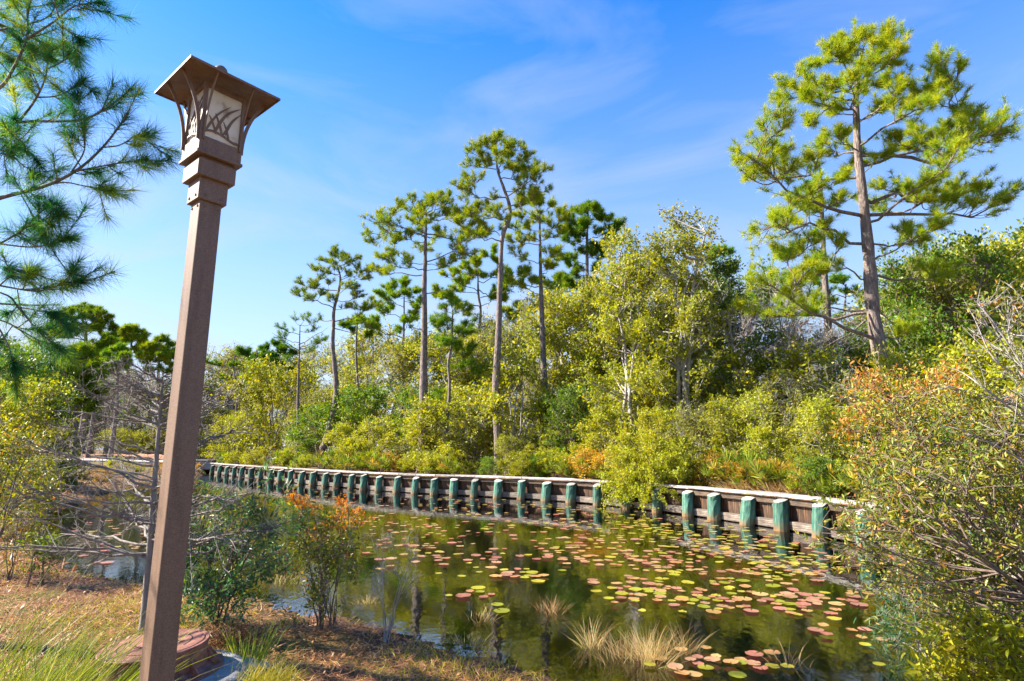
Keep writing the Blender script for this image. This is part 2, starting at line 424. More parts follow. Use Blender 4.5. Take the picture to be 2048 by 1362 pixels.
def wob(P, f, s):
    x, y = P[:, 0] * f, P[:, 1] * f
    return np.sin(x * 1.3 + s) * np.cos(y * 1.7 + 2 * s) + .5 * np.sin(x * 2.9 - y * 2.3 + s * 3) + .3 * np.sin(x * 6.1 + y * 5.2 + s)
def ground(P):
    P = np.atleast_2d(np.asarray(P, float))[:, :2]
    ds, db, ins = seg_dist(P, SHORE), seg_dist(P, BULK), inside(P)
    floor = -np.minimum(1.1, .02 + .13 * ds + .02 * ds ** 2) + .012 * wob(P, 2.2, .4)
    bank = .02 + .46 * (1 - np.exp(-ds / 3.2)) + .018 * wob(P, 1.7, 1.1) * np.clip(ds, 0, 1) + .02 * np.clip(ds - 8, 0, 25)
    far = .70 + .02 * np.clip(db - 1, 0, 30) + .03 * wob(P, .6, .2)
    k = np.clip((db - .16) / .2, 0, 1); far = -1.1 * (1 - k) + far * k
    wgt = np.clip((ds - db) / 3 + .5, 0, 1); wgt = np.where(db < .5, np.where(ds > 1.0, 1, wgt), wgt)
    land = bank * (1 - wgt) + far * wgt
    return np.where(ins, np.where(ds > .0, floor, floor), land)
def gz(x, y): return float(ground([[x, y]])[0])

def ground_mat():
    m, N, L, out = new_mat('ground_litter')
    g = N.new('ShaderNodeNewGeometry'); sep = N.new('ShaderNodeSeparateXYZ'); L.new(g.outputs['Position'], sep.inputs[0])
    n1 = N.new('ShaderNodeTexNoise'); n1.inputs['Scale'].default_value = 34; n1.inputs['Detail'].default_value = 8; n1.inputs['Roughness'].default_value = .75
    n2 = N.new('ShaderNodeTexNoise'); n2.inputs['Scale'].default_value = 1.1; n2.inputs['Detail'].default_value = 5
    L.new(g.outputs['Position'], n1.inputs['Vector']); L.new(g.outputs['Position'], n2.inputs['Vector'])
    r1 = ramp(N, [(.3, (.045, .024, .014)), (.5, (.15, .08, .045)), (.7, (.29, .17, .10))]); L.new(n1.outputs['Fac'], r1.inputs[0])
    r2 = ramp(N, [(.3, (.05, .055, .015)), (.5, (.17, .16, .03)), (.7, (.32, .27, .06))]); L.new(n1.outputs['Fac'], r2.inputs[0])
    rm = ramp(N, [(.48, (0, 0, 0)), (.62, (.7, .7, .7))]); L.new(n2.outputs['Fac'], rm.inputs[0])
    mx = N.new('ShaderNodeMixRGB'); L.new(rm.outputs[0], mx.inputs[0]); L.new(r1.outputs[0], mx.inputs[1]); L.new(r2.outputs[0], mx.inputs[2])
    # pond bed: silt with rusty algae, greener where deep, partly painting in green reflections
    n3 = N.new('ShaderNodeTexNoise'); n3.inputs['Scale'].default_value = 2.3; n3.inputs['Detail'].default_value = 6; L.new(g.outputs['Position'], n3.inputs['Vector'])
    r3 = ramp(N, [(.3, (.06, .038, .018)), (.5, (.12, .07, .025)), (.6, (.26, .12, .025)), (.72, (.55, .22, .02))]); L.new(n3.outputs['Fac'], r3.inputs[0])
    r4 = ramp(N, [(.3, (.025, .15, .10)), (.7, (.06, .25, .145))]); L.new(n3.outputs['Fac'], r4.inputs[0])
    dp = N.new('ShaderNodeMapRange'); dp.inputs[1].default_value = -.12; dp.inputs[2].default_value = -.38; L.new(sep.outputs['Z'], dp.inputs[0])
    mb = N.new('ShaderNodeMixRGB'); L.new(dp.outputs[0], mb.inputs[0]); L.new(r3.outputs[0], mb.inputs[1]); L.new(r4.outputs[0], mb.inputs[2])
    wt = N.new('ShaderNodeMapRange'); wt.inputs[1].default_value = .02; wt.inputs[2].default_value = -.03; L.new(sep.outputs['Z'], wt.inputs[0])
    wm = N.new('ShaderNodeMapRange'); wm.inputs[1].default_value = .03; wm.inputs[2].default_value = .09; wm.inputs[3].default_value = .4; wm.inputs[4].default_value = 1.0; L.new(sep.outputs['Z'], wm.inputs[0])
    mud = N.new('ShaderNodeMixRGB'); mud.inputs[1].default_value = (.045, .028, .016, 1); L.new(wm.outputs[0], mud.inputs[0]); L.new(mx.outputs[0], mud.inputs[2])
    fin = N.new('ShaderNodeMixRGB'); L.new(wt.outputs[0], fin.inputs[0]); L.new(mud.outputs[0], fin.inputs[1]); L.new(mb.outputs[0], fin.inputs[2])
    p = N.new('ShaderNodeBsdfPrincipled'); p.inputs['Roughness'].default_value = .95; p.inputs['Specular IOR Level'].default_value = .1
    L.new(fin.outputs[0], p.inputs['Base Color'])
    b = N.new('ShaderNodeBump'); b.inputs['Strength'].default_value = .8; b.inputs['Distance'].default_value = .04; L.new(n1.outputs['Fac'], b.inputs['Height']); L.new(b.outputs[0], p.inputs['Normal'])
    L.new(p.outputs[0], out.inputs['Surface'])
    return m
def water_mat():
    m, N, L, out = new_mat('pond_water')
    g = N.new('ShaderNodeNewGeometry'); mpn = N.new('ShaderNodeMapping'); mpn.inputs['Scale'].default_value = (1.0, .55, 1)
    L.new(g.outputs['Position'], mpn.inputs['Vector'])
    n1 = N.new('ShaderNodeTexNoise'); n1.inputs['Scale'].default_value = 9; n1.inputs['Detail'].default_value = 3
    L.new(mpn.outputs[0], n1.inputs['Vector'])
    b = N.new('ShaderNodeBump'); b.inputs['Strength'].default_value = .10; b.inputs['Distance'].default_value = .02; L.new(n1.outputs['Fac'], b.inputs['Height'])
    fr = N.new('ShaderNodeFresnel'); fr.inputs['IOR'].default_value = 2.8; L.new(b.outputs[0], fr.inputs['Normal'])
    t = N.new('ShaderNodeBsdfTransparent'); t.inputs['Color'].default_value = (.50, .76, .62, 1)
    gl = N.new('ShaderNodeBsdfGlossy'); gl.inputs['Roughness'].default_value = .015; gl.inputs['Color'].default_value = (1, 1, 1, 1); L.new(b.outputs[0], gl.inputs['Normal'])
    x = N.new('ShaderNodeMixShader'); L.new(fr.outputs[0], x.inputs[0]); L.new(t.outputs[0], x.inputs[1]); L.new(gl.outputs[0], x.inputs[2])
    L.new(x.outputs[0], out.inputs['Surface'])
    return m
GRID = []
def ground_fast(P):
    """height of the ground sheet itself, read off its grid"""
    xs, ys, Z = GRID; P = np.atleast_2d(np.asarray(P, float))
    i = np.clip(np.searchsorted(xs, P[:, 0]) - 1, 0, len(xs) - 2); j = np.clip(np.searchsorted(ys, P[:, 1]) - 1, 0, len(ys) - 2)
    u = (P[:, 0] - xs[i]) / (xs[i + 1] - xs[i]); v = (P[:, 1] - ys[j]) / (ys[j + 1] - ys[j])
    return (Z[j, i] * (1 - u) + Z[j, i + 1] * u) * (1 - v) + (Z[j + 1, i] * (1 - u) + Z[j + 1, i + 1] * u) * v
def build_ground():
    xs = np.concatenate([-np.geomspace(34, 900, 26)[::-1], np.arange(-33, 14.01, .22), np.geomspace(15, 900, 28)])
    ys = np.concatenate([-np.geomspace(1, 60, 10)[::-1] - .5, np.arange(0, 53, .22), np.geomspace(54, 1500, 34)])
    X, Y = np.meshgrid(xs, ys); P = np.c_[X.ravel(), Y.ravel()]
    Z = ground(P); nx, ny = len(xs), len(ys)
    GRID.extend([xs, ys, Z.reshape(ny, nx)])
    i = np.arange(ny - 1)[:, None] * nx + np.arange(nx - 1)[None, :]
    F = np.stack([i, i + 1, i + 1 + nx, i + nx], -1).reshape(-1, 4)
    o = link('ground', mesh_np('ground', np.c_[P, Z], F, ground_mat(), smooth=True)); tag(o, kind='structure')
    V = [(-30, 2.5, 0), (8.4, 2.5, 0), (8.4, 53, 0), (-30, 53, 0)]
    o = link('pond_water', mesh_py('pond_water', V, [(0, 1, 2, 3)], water_mat())); tag(o, kind='structure')
build_ground()

# ------------------------------------------------------------------ path beyond the pond on the left
def build_path():
    xs = np.linspace(-75, -18, 30); V, F = [], []
    for i, x in enumerate(xs):
        y = 57 + 1.2 * math.sin(x * .06)
        V += [(x, y - 1.7, gz(x, y - 1.7) + .16), (x, y + 1.7, gz(x, y + 1.7) + .16), (x, y - 1.75, -.2), (x, y + 1.75, -.2)]
        if i:
            b = 4 * i; F += [(b - 4, b, b + 1, b - 3), (b - 2, b + 2, b, b - 4), (b - 3, b + 1, b + 3, b - 1)]
    tag(link('path', mesh_py('path', V, F, M['path'])), kind='structure')
    mat = rough_mat('red_clay', [(.3, (.20, .09, .05)), (.7, (.42, .22, .13))], (1.5, 1.5, 3), .95, .5, dist=.1)
    V, F = [], []
    r = np.random.default_rng(5)
    for i, x in enumerate(np.linspace(-75, -20, 60)):
        y = 61 + 1.2 * math.sin(x * .06); z = gz(x, y); h = .62 + .15 * r.uniform(-1, 1)
        V += [(x, y - 1, z - .1), (x, y - .3, z + h * .8), (x, y + .8, z + h), (x, y + 3, z - .1)]
        if i:
            b = 4 * i
            for k in range(3): F.append((b - 4 + k, b + k, b + k + 1, b - 3 + k))
    tag(link('clay_bank', mesh_py('clay_bank', V, F, mat, True)), kind='structure')
    p = at_z(409, 922, .95); t = thing('concrete_abutment', 'low pale concrete block at the far left end of the bulkhead', 'block', (p[0], p[1], .5))
    me = bevel_mesh(mesh_py('abutment_body', *box(0, 0, .1, 1.7, .8, .7), M['concrete']), .03); link('body', me, t)
    me = bevel_mesh(mesh_py('abutment_cap', *box(0, 0, .5, 1.85, .95, .1), M['concrete']), .02); link('coping', me, t)
build_path()

# ------------------------------------------------------------------ timber bulkhead
BL = np.r_[0, np.cumsum(np.hypot(*np.diff(BULK, axis=0).T))]
BPX = proj(np.c_[BULK, np.full(len(BULK), .4)])[:, 0]
_mono = np.maximum.accumulate(BPX)
def bulk_at_px(px):
    s = np.interp(px, _mono[:90], BL[:90]); return s
def bulk_pt(s):
    x = np.interp(s, BL, BULK[:, 0]); y = np.interp(s, BL, BULK[:, 1])
    x2 = np.interp(s + .15, BL, BULK[:, 0]); y2 = np.interp(s + .15, BL, BULK[:, 1])
    x1 = np.interp(s - .15, BL, BULK[:, 0]); y1 = np.interp(s - .15, BL, BULK[:, 1])
    return np.array([x, y]), math.atan2(y2 - y1, x2 - x1)
POST_PX = [432, 446, 461, 476, 492, 511, 529, 550, 570, 590, 612, 635, 659, 684, 711, 737, 767, 803, 838, 876, 914, 955, 1003, 1050, 1099, 1150, 1206, 1266, 1326, 1388, 1441, 1508, 1579, 1658, 1752, 1862, 1985]
def build_bulkhead():
    r = np.random.default_rng(11)
    p0, _ = bulk_pt(20.0)
    root = thing('timber_bulkhead', 'long curving timber bulkhead with green pilings along the far side of the pond', 'bulkhead', (p0[0], p0[1], 0))
    org = np.array([p0[0], p0[1], 0])
    # three piling meshes
    pm = []
    for k in range(4):
        n = 14; V, F = [], []
        zs = [-1.1, -.3, .05, .3, .5, .62, .80]
        for q, z in enumerate(zs):
            for i in range(n):
                a = 2 * math.pi * i / n; rr = .168 * (1 + .05 * r.normal()) * (1.04 if z < .1 else 1)
                x, y = rr * math.cos(a), rr * math.sin(a); zz = z
                if q == 6: zz = .79 - .17 * min(1, max(0, -y / .182 * .5 + .5)) + .004 * r.normal()      # cut slopes down towards the water
                if q == 5: zz = .58
                V.append((x, y, zz))
        for q in range(len(zs) - 1):
            for i in range(n):
                j = (i + 1) % n; F.append((q * n + i, q * n + j, (q + 1) * n + j, (q + 1) * n + i))
        V.append((0, .0, .728)); c = len(V) - 1
        for i in range(n): F.append(((len(zs) - 1) * n + i, (len(zs) - 1) * n + (i + 1) % n, c))
        me = mesh_py('piling', V, F, M['piling'], False); me.materials.append(M['endgrain'])
        for p_ in me.polygons[-n:]: p_.material_index = 1
        pm.append(me)
    S = [float(bulk_at_px(p)) for p in POST_PX]
    S = sorted(S)
    plank_m = [bevel_mesh(mesh_py('plank', *box(0, 0, -.12, .97, .05, 1.62), M['plank']), .008) for _ in range(2)]
    wale_m = bevel_mesh(mesh_py('wale', *box(0, 0, 0, 1, .12, .20), M['wale']), .012)
    wale_d = bevel_mesh(mesh_py('upper_wale', *box(0, 0, 0, 1, .12, .20), M['wale_shaded']), .012)
    cap_m = bevel_mesh(mesh_py('cap_board', *box(0, 0, 0, 1, .36, .07), M['cap']), .01)
    for s in S:
        p, a = bulk_pt(s); q = p + (.275 + r.uniform(-.015, .02)) * np.array([math.sin(a), -math.cos(a)])
        link('piling', pm[r.integers(4)], root, (q[0] - org[0], q[1] - org[1], r.uniform(-.02, .02)), (-.09 + r.normal() * .025, r.normal() * .03, a + r.normal() * .12), (r.uniform(.86, 1.1),) * 2 + (r.uniform(.97, 1.0),))
    ends = [S[0] - 1.2] + S + [BL[-1] - .1]
    for s0, s1 in zip(ends[:-1], ends[1:]):
        L_ = s1 - s0; n = max(3, int(round(L_ / .24)))
        if L_ > 2.6: n = int(L_ / .5)
        for k in range(n):
            p, a = bulk_pt(s0 + (k + .5) * L_ / n)
            link('plank', plank_m[k % 2], root, (p[0] - org[0] - math.sin(a) * r.uniform(0, .018), p[1] - org[1] + math.cos(a) * r.uniform(0, .018), r.uniform(-.02, 0)), (0, 0, a), (L_ / n, 1, 1))
        (pa, _), (pb, _) = bulk_pt(s0 + .05), bulk_pt(s1 - .05)
        d = pb - pa; a = math.atan2(d[1], d[0]); mid = (pa + pb) / 2; nrm_ = np.array([math.sin(a), -math.cos(a)])
        ln = float(np.hypot(*d))
        m1 = mid + nrm_ * .09
        link('wale', wale_m, root, (m1[0] - org[0], m1[1] - org[1], .125 + r.uniform(-.015, .015)), (0, 0, a), (ln, 1, 1))
        m2 = mid + nrm_ * .07
        link('upper_wale', wale_d, root, (m2[0] - org[0], m2[1] - org[1], .665), (0, 0, a), (ln, .7, .72))
        (pa, _), (pb, _) = bulk_pt(s0 + .008), bulk_pt(s1 - .008)
        d = pb - pa; ln = float(np.hypot(*d)); mid = (pa + pb) / 2 + nrm_ * .03
        link('cap_board', cap_m, root, (mid[0] - org[0], mid[1] - org[1], .805 + r.uniform(-.008, .008)), (r.normal() * .015, 0, a), (ln, r.uniform(.93, 1.05), 1))
build_bulkhead()

# ------------------------------------------------------------------ lamp post
def plate_strip(pts, width, thick, taper=None):
    """flat bar following 2-D points (u along the face, v up), extruded by its thickness along -y"""
    P = np.asarray(pts, float); T = nrm(np.gradient(P, axis=0)); Nn = np.c_[-T[:, 1], T[:, 0]]
    wd = np.full(len(P), width) if taper is None else width * np.asarray(taper)
    A, B = P + Nn * wd[:, None] / 2, P - Nn * wd[:, None] / 2
    V, F = [], []
    for a, b in zip(A, B):
        V += [(a[0], 0, a[1]), (b[0], 0, b[1]), (b[0], -thick, b[1]), (a[0], -thick, a[1])]
    for i in range(len(P) - 1):
        k = 4 * i
        for e in range(4): F.append((k + e, k + (e + 1) % 4, k + 4 + (e + 1) % 4, k + 4 + e))
    n = len(V); F += [(3, 2, 1, 0), (n - 4, n - 3, n - 2, n - 1)]
    return V, F
def frustum(r0, z0, r1, z1):
    V = [(-r0, -r0, z0), (r0, -r0, z0), (r0, r0, z0), (-r0, r0, z0), (-r1, -r1, z1), (r1, -r1, z1), (r1, r1, z1), (-r1, r1, z1)]
    return V, [(0, 3, 2, 1), (4, 5, 6, 7), (0, 1, 5, 4), (1, 2, 6, 5), (2, 3, 7, 6), (3, 0, 4, 7)]
def build_lamp():
    X, Y = -1.856, 3.279
    g0 = gz(X, Y)
    t = thing('lamp_post', 'tall bronze square lamp post with a flared lantern of frosted panes', 'lamp post', (X, Y, g0), .882)
    m = M['lamp']
    Z = lambda z: z - g0
    link('post', bevel_mesh(mesh_py('post', *frustum(.0635, -.3, .0635, Z(3.40)), m), .006, 2), t)
    link('base_plate', bevel_mesh(mesh_py('base_plate', *frustum(.13, -.02, .13, .03), m), .004), t)
    lo = link('lower_collar', bevel_mesh(mesh_py('lower_collar', *frustum(.083, Z(3.357), .083, Z(3.50)), m), .004), t)
    link('upper_collar', bevel_mesh(mesh_py('upper_collar', *frustum(.110, Z(3.492), .110, Z(3.60)), m), .004), t)
    link('neck', bevel_mesh(mesh_py('neck', *frustum(.095, Z(3.59), .095, Z(3.625)), m), .003), t)
    link('lantern_sill', bevel_mesh(mesh_py('lantern_sill', *frustum(.134, Z(3.617), .134, Z(3.637)), m), .003), t)
    screw = mesh_py('screw', *lathe([(.0085, 0), (.0085, .003), (.005, .006)], 10), m)
    for ang in (0, math.pi / 2, math.pi, 1.5 * math.pi):
        for k in (-1, 1):
            for rr, zz, off, par in ((.083, 3.385, .045, lo), (.0635, 3.325, .038, t)):
                c, s_ = math.cos(ang), math.sin(ang); lx, ly = off * k, -rr
                link('screw', screw, par, (c * lx - s_ * ly, s_ * lx + c * ly, Z(zz)), (math.pi / 2, 0, ang))
    # lantern body
    zb, zt, hb = Z(3.637), Z(4.085), .125
    head = t
    for sx in (-1, 1):
        for sy in (-1, 1):
            link('corner_post', bevel_mesh(mesh_py('corner_post', *box(sx * (hb - .011), sy * (hb - .011), (zb + zt) / 2, .022, .022, zt - zb), m), .002), head)
    H_ = zt - zb; pw = 2 * (hb - .022); pz0, pz1 = .095, H_ - .035
    blades_uv = [([(.03, .10), (.16, .32), (.36, .56), (.68, .80)], .014), ([(.28, .14), (.40, .36), (.60, .62), (.96, .84)], .017), ([(.58, .18), (.66, .36), (.78, .54), (.99, .73)], .016),
                 ([(.33, .13), (.24, .27), (.17, .37), (.08, .45)], .011), ([(.50, .13), (.42, .30), (.34, .42), (.26, .53)], .012), ([(.70, .08), (.64, .22), (.58, .32), (.50, .42)], .011), ([(.52, .16), (.60, .28), (.66, .36), (.72, .44)], .010)]
    wave = [(-.02, .11), (.1, .135), (.22, .155), (.36, .155), (.5, .14), (.64, .11), (.78, .08), (.9, .075), (1.02, .085)]
    for f in range(4):
        ang = f * math.pi / 2
        link('pane', mesh_py('pane', *box(0, -(hb - .016), zb + H_ / 2, pw + .012, .005, H_ - .01), M['pane']), head, None, (0, 0, ang))
        fr = link('frame', bevel_mesh(mesh_py('frame', *box(0, -(hb - .006), zb + pz0 / 2, pw, .012, pz0), m), .002), head, None, (0, 0, ang))
        link('top_rail', bevel_mesh(mesh_py('top_rail', *box(0, -(hb - .006), zb + (pz1 + H_) / 2, pw, .012, H_ - pz1), m), .002), head, None, (0, 0, ang))
        # scale face coordinates to the open part of the pane
        def uv(u, v): return (u - .5) * pw, zb + pz0 + v * (pz1 - pz0)
        V, F = plate_strip(catmull([uv(*q) for q in wave], 4), .012, .006)
        link('wave_bar', mesh_py('wave_bar', V, F, m), head, (math.sin(ang) * (hb - .008), -math.cos(ang) * (hb - .008), 0), (0, 0, ang))
        for k, (q, wd) in enumerate(blades_uv):
            pts = catmull([uv(*a) for a in q], 5); n = len(pts)
            V, F = plate_strip(pts, wd, .005, np.interp(np.linspace(0, 1, n), [0, .3, .75, 1], [.85, 1, .75, .12]))
            dd = hb - .009 + .0007 * k
            link('grass_blade', mesh_py('grass_blade', V, F, m), head, (math.sin(ang) * dd, -math.cos(ang) * dd, 0), (0, 0, ang))
        # two curved brackets standing out from each face
        for k in (-1, 1):
            zs = np.linspace(0, 1, 12); out_ = .004 + .118 * zs ** 2.3
            cen = np.c_[np.full(12, k * (hb - .018)), -(hb + out_), zb + .07 + zs * (zt - zb - .055)]
            T = nrm(np.gradient(cen, axis=0)); V, F = [], []
            for c, tg in zip(cen, T):
                nn = np.array([0, -tg[2], tg[1]]) * .010; ww = np.array([.0035, 0, 0])
                V += [c - ww - nn, c + ww - nn, c + ww + nn, c - ww + nn]
            for i in range(11):
                for e in range(4): F.append((4 * i + e, 4 * i + (e + 1) % 4, 4 * i + 4 + (e + 1) % 4, 4 * i + 4 + e))
            F += [(3, 2, 1, 0), (44, 45, 46, 47)]
            link('bracket', mesh_py('bracket', V, F, m), head, None, (0, 0, ang))
    # roof: thin pitched sheet with a turned-down edge
    ze, za, R_ = Z(4.10), Z(4.245), .270
    V = [(-R_, -R_, ze), (R_, -R_, ze), (R_, R_, ze), (-R_, R_, ze), (0, 0, za), (-R_, -R_, ze - .014), (R_, -R_, ze - .014), (R_, R_, ze - .014), (-R_, R_, ze - .014),
         (-R_ + .006, -R_ + .006, ze - .014), (R_ - .006, -R_ + .006, ze - .014), (R_ - .006, R_ - .006, ze - .014), (-R_ + .006, R_ - .006, ze - .014),
         (-R_ + .006, -R_ + .006, ze - .004), (R_ - .006, -R_ + .006, ze - .004), (R_ - .006, R_ - .006, ze - .004), (-R_ + .006, R_ - .006, ze - .004),
         (-.1, -.1, ze + .03), (.1, -.1, ze + .03), (.1, .1, ze + .03), (-.1, .1, ze + .03)]
    F = []
    for i in range(4):
        j = (i + 1) % 4
        F += [(i, j, 4), (5 + i, 5 + j, j, i), (9 + i, 9 + j, 5 + j, 5 + i), (13 + i, 13 + j, 9 + j, 9 + i), (17 + i, 17 + j, 13 + j, 13 + i)]
    F.append((17, 18, 19, 20))
    ro = link('roof', mesh_py('roof', V, F, m), t)
    V, F = lathe([(.03, -.03), (.032, .0), (.040, .010), (.042, .024), (.037, .042), (.026, .055), (.010, .062)], 24)
    link('finial', mesh_py('finial', V, F, m, True), ro, (0, 0, za - .005))
build_lamp()

# ------------------------------------------------------------------ manhole riser behind the lamp post
def build_manhole():
    c = at_z(313, 1293, .50); X, Y = c[0], c[1]; r = np.random.default_rng(2)
    t = thing('manhole', 'rusty round manhole riser with lid on a concrete collar beside the lamp post', 'manhole', (X, Y, .30), -.5)
    t.rotation_euler = (.03, -.03, -.5)
    V, F = lathe([(.62, -.25), (.60, .0), (.56, .03), (.52, .05), (.40, .052)], 40)
    V = [(x * (1 + .05 * math.sin(3 * math.atan2(y, x)) + .02 * r.normal()), y * (1 + .04 * math.cos(4 * math.atan2(y, x))), z) for x, y, z in V]
    co = link('concrete_collar', mesh_py('concrete_collar', V, F, M['concrete'], True), t, (.08, -.02, -.03))
    V, F = lathe([(.455, .02), (.455, .036), (.385, .045), (.352, .065), (.342, .19), (.352, .197), (.352, .212), (.347, .217), (.327, .217), (.325, .209)], 48)
    fr = link('iron_frame', mesh_py('iron_frame', V, F, M['iron'], False), t)
    for k in range(10):
        a = 2 * math.pi * k / 10 + .15
        V = [(.335, -.008, .16), (.335, .008, .16), (.44, .008, .04), (.44, -.008, .04), (.335, -.008, .04), (.335, .008, .04)]
        link('rib', mesh_py('rib', V, [(0, 1, 2, 3), (0, 3, 4), (1, 5, 2), (4, 3, 2, 5)], M['iron']), fr, None, (0, 0, a))
    V, F = lathe([(.319, .18), (.319, .216), (.314, .219)], 48)
    lid = link('lid', mesh_py('lid', V, F, M['iron'], False), t)
    for a0, a1, rr in ((.3, 1.5, .235), (1.9, 2.9, .235), (3.3, 4.6, .235), (4.95, 6.0, .235)):     # raised arcs
        pts = [(rr * math.cos(a), rr * math.sin(a)) for a in np.linspace(a0, a1, 14)]
        V, F = plate_strip(pts, .007, .002); V = [(x, z, .2192 - y) for x, y, z in V]
        link('raised_ring', mesh_py('raised_ring', V, F, M['iron_dark']), lid)
    V, F = [], []
    for row in (-.10, .11):                                  # worn cast lettering, no longer legible
        for k in range(9):
            x0 = -.15 + k * .036 + r.uniform(-.003, .003)
            for s_ in range(r.integers(1, 4)):
                w_, h_ = (.005, .03) if r.random() < .5 else (.02, .005)
                bv, bf = box(x0 + r.uniform(-.006, .006), row + r.uniform(-.012, .012), .2200, w_, h_, .003)
                F += [tuple(i + len(V) for i in f) for f in bf]; V += list(bv)
    link('worn_lettering', mesh_py('worn_lettering', V, F, M['iron_dark']), lid)
    for a in (.9, 4.0):
        V, F = lathe([(.011, .2155), (.011, .2198)], 10)
        link('pick_hole', mesh_py('pick_hole', V, F, M['iron_dark']), lid, (.29 * math.cos(a), .29 * math.sin(a), 0))
    # broken lump of concrete beside it
    V, F = lathe([(.30, -.2), (.30, .02), (.25, .06), (.14, .075)], 14)
    V = [(x * (1 + .16 * r.normal()), y * .7 * (1 + .14 * r.normal()), z + .01 * r.normal()) for x, y, z in V]
    q = at_z(432, 1338, .24)
    o = link('concrete_lump', mesh_py('concrete_lump', V, F, M['concrete']), None, (q[0], q[1], .2), (0, 0, .5)); tag(o, 'rough lump of spilled grey concrete against the manhole collar', 'concrete lump')
build_manhole()

# ------------------------------------------------------------------ pines
def pine_crown(rng, wood, leaf, trunk, trunk_r, tips, limbs_out, nl=.24, nw=.014, per=26, dens=1.0, r_limb=.05, up=.45, sec=(.45, 1.1), bright=.5):
    zt0, zt1 = trunk[0, 2], trunk[-1, 2]
    def reach(tip): return np.hypot(tip[0] - np.interp(tip[2], trunk[:, 2], trunk[:, 0]), tip[1] - np.interp(tip[2], trunk[:, 2], trunk[:, 1]))
    pool = []                                                # points of limbs already grown: shorter ones fork from them
    for tip in sorted(tips, key=lambda q: -reach(q)):
        ax = np.array([np.interp(tip[2], trunk[:, 2], trunk[:, 0]), np.interp(tip[2], trunk[:, 2], trunk[:, 1])])
        hd = np.hypot(*(tip[:2] - ax))
        za = np.clip(tip[2] - hd * rng.uniform(.0, .38) - .1, zt0 + .45 * (min(q[2] for q in tips) - zt0), zt1 - .05)
        A = np.array([np.interp(za, trunk[:, 2], trunk[:, k]) for k in (0, 1, 2)])
        if pool:
            pl = np.vstack(pool); dd_ = np.linalg.norm(pl - tip, axis=1) + 1.5 * np.clip(pl[:, 2] - tip[2] + .1, 0, None); j_ = int(np.argmin(dd_))
            if dd_[j_] < .6 * np.linalg.norm(tip - A): A = pl[j_]
        mid = A * .45 + tip * .55 + np.array([0, 0, -.10 * hd + rng.normal() * .08 * hd]) + rng.normal(size=3) * .05 * hd
        limb = bez(A, mid, tip, 8); limb[1:-1] += rng.normal(size=(6, 3)) * .025 * (min(hd, np.linalg.norm(tip - A)) + .2); pool.append(limb[2:6])
        L_ = np.linalg.norm(tip - A)
        r0 = min(r_limb * (.25 + .2 * L_), .6 * np.interp(za, trunk[:, 2], trunk_r))
        g = Geo(); tube(g, limb, np.linspace(r0, max(.008, r0 * .22), 8), 5); limbs_out.append(g)
        ns = max(6, int((5.5 + L_ * 4.0) * dens))
        ts = rng.uniform(.30, 1.0, ns) ** .75; ts[0] = 1.0; ts[1] = .93
        Pp, Tt = along(limb, ts)
        for p, tg, tt in zip(Pp, Tt, ts):
            d = nrm(tg * .8 + runit(rng, 1)[0] * np.array([1, 1, .35]) * .95 + np.array([0, 0, up * .7]))
            l2 = np.clip(max(L_, .7 * hd) * .24, *sec) * rng.uniform(.5, 1.35) * (1.15 - .35 * tt)
            e = p + d * l2; c = p + d * l2 * .5 - np.array([0, 0, .12 * l2])
            tw = bez(p, c, e, 4); tube(wood, tw, np.linspace(.016, .007, 4), 3)
            nt = rng.integers(3, 7)
            q, td = along(tw, np.r_[1.0, rng.uniform(.35, .95, nt - 1)])
            for k in range(nt):
                if k:
                    dd = nrm(td[k] + runit(rng, 1)[0] * .8 + np.array([0, 0, .4])); q[k] = q[k] + dd * rng.uniform(.06, .36)
                else: dd = td[k]
                n = int(1.4 * per * rng.uniform(.7, 1.3))
                D = nrm(dd * .75 + runit(rng, n) + np.array([0, 0, .18]))
                P = q[k] - dd * rng.uniform(0, .16, n)[:, None]
                V, F = needles(P, D, nl * rng.uniform(.75, 1.15, n), nw, rng)
                b = np.clip(bright + rng.normal() * .14, 0, 1)
                leaf.add(V, F, np.repeat(np.clip(b + rng.normal(size=n) * .12, 0, 1), 3))
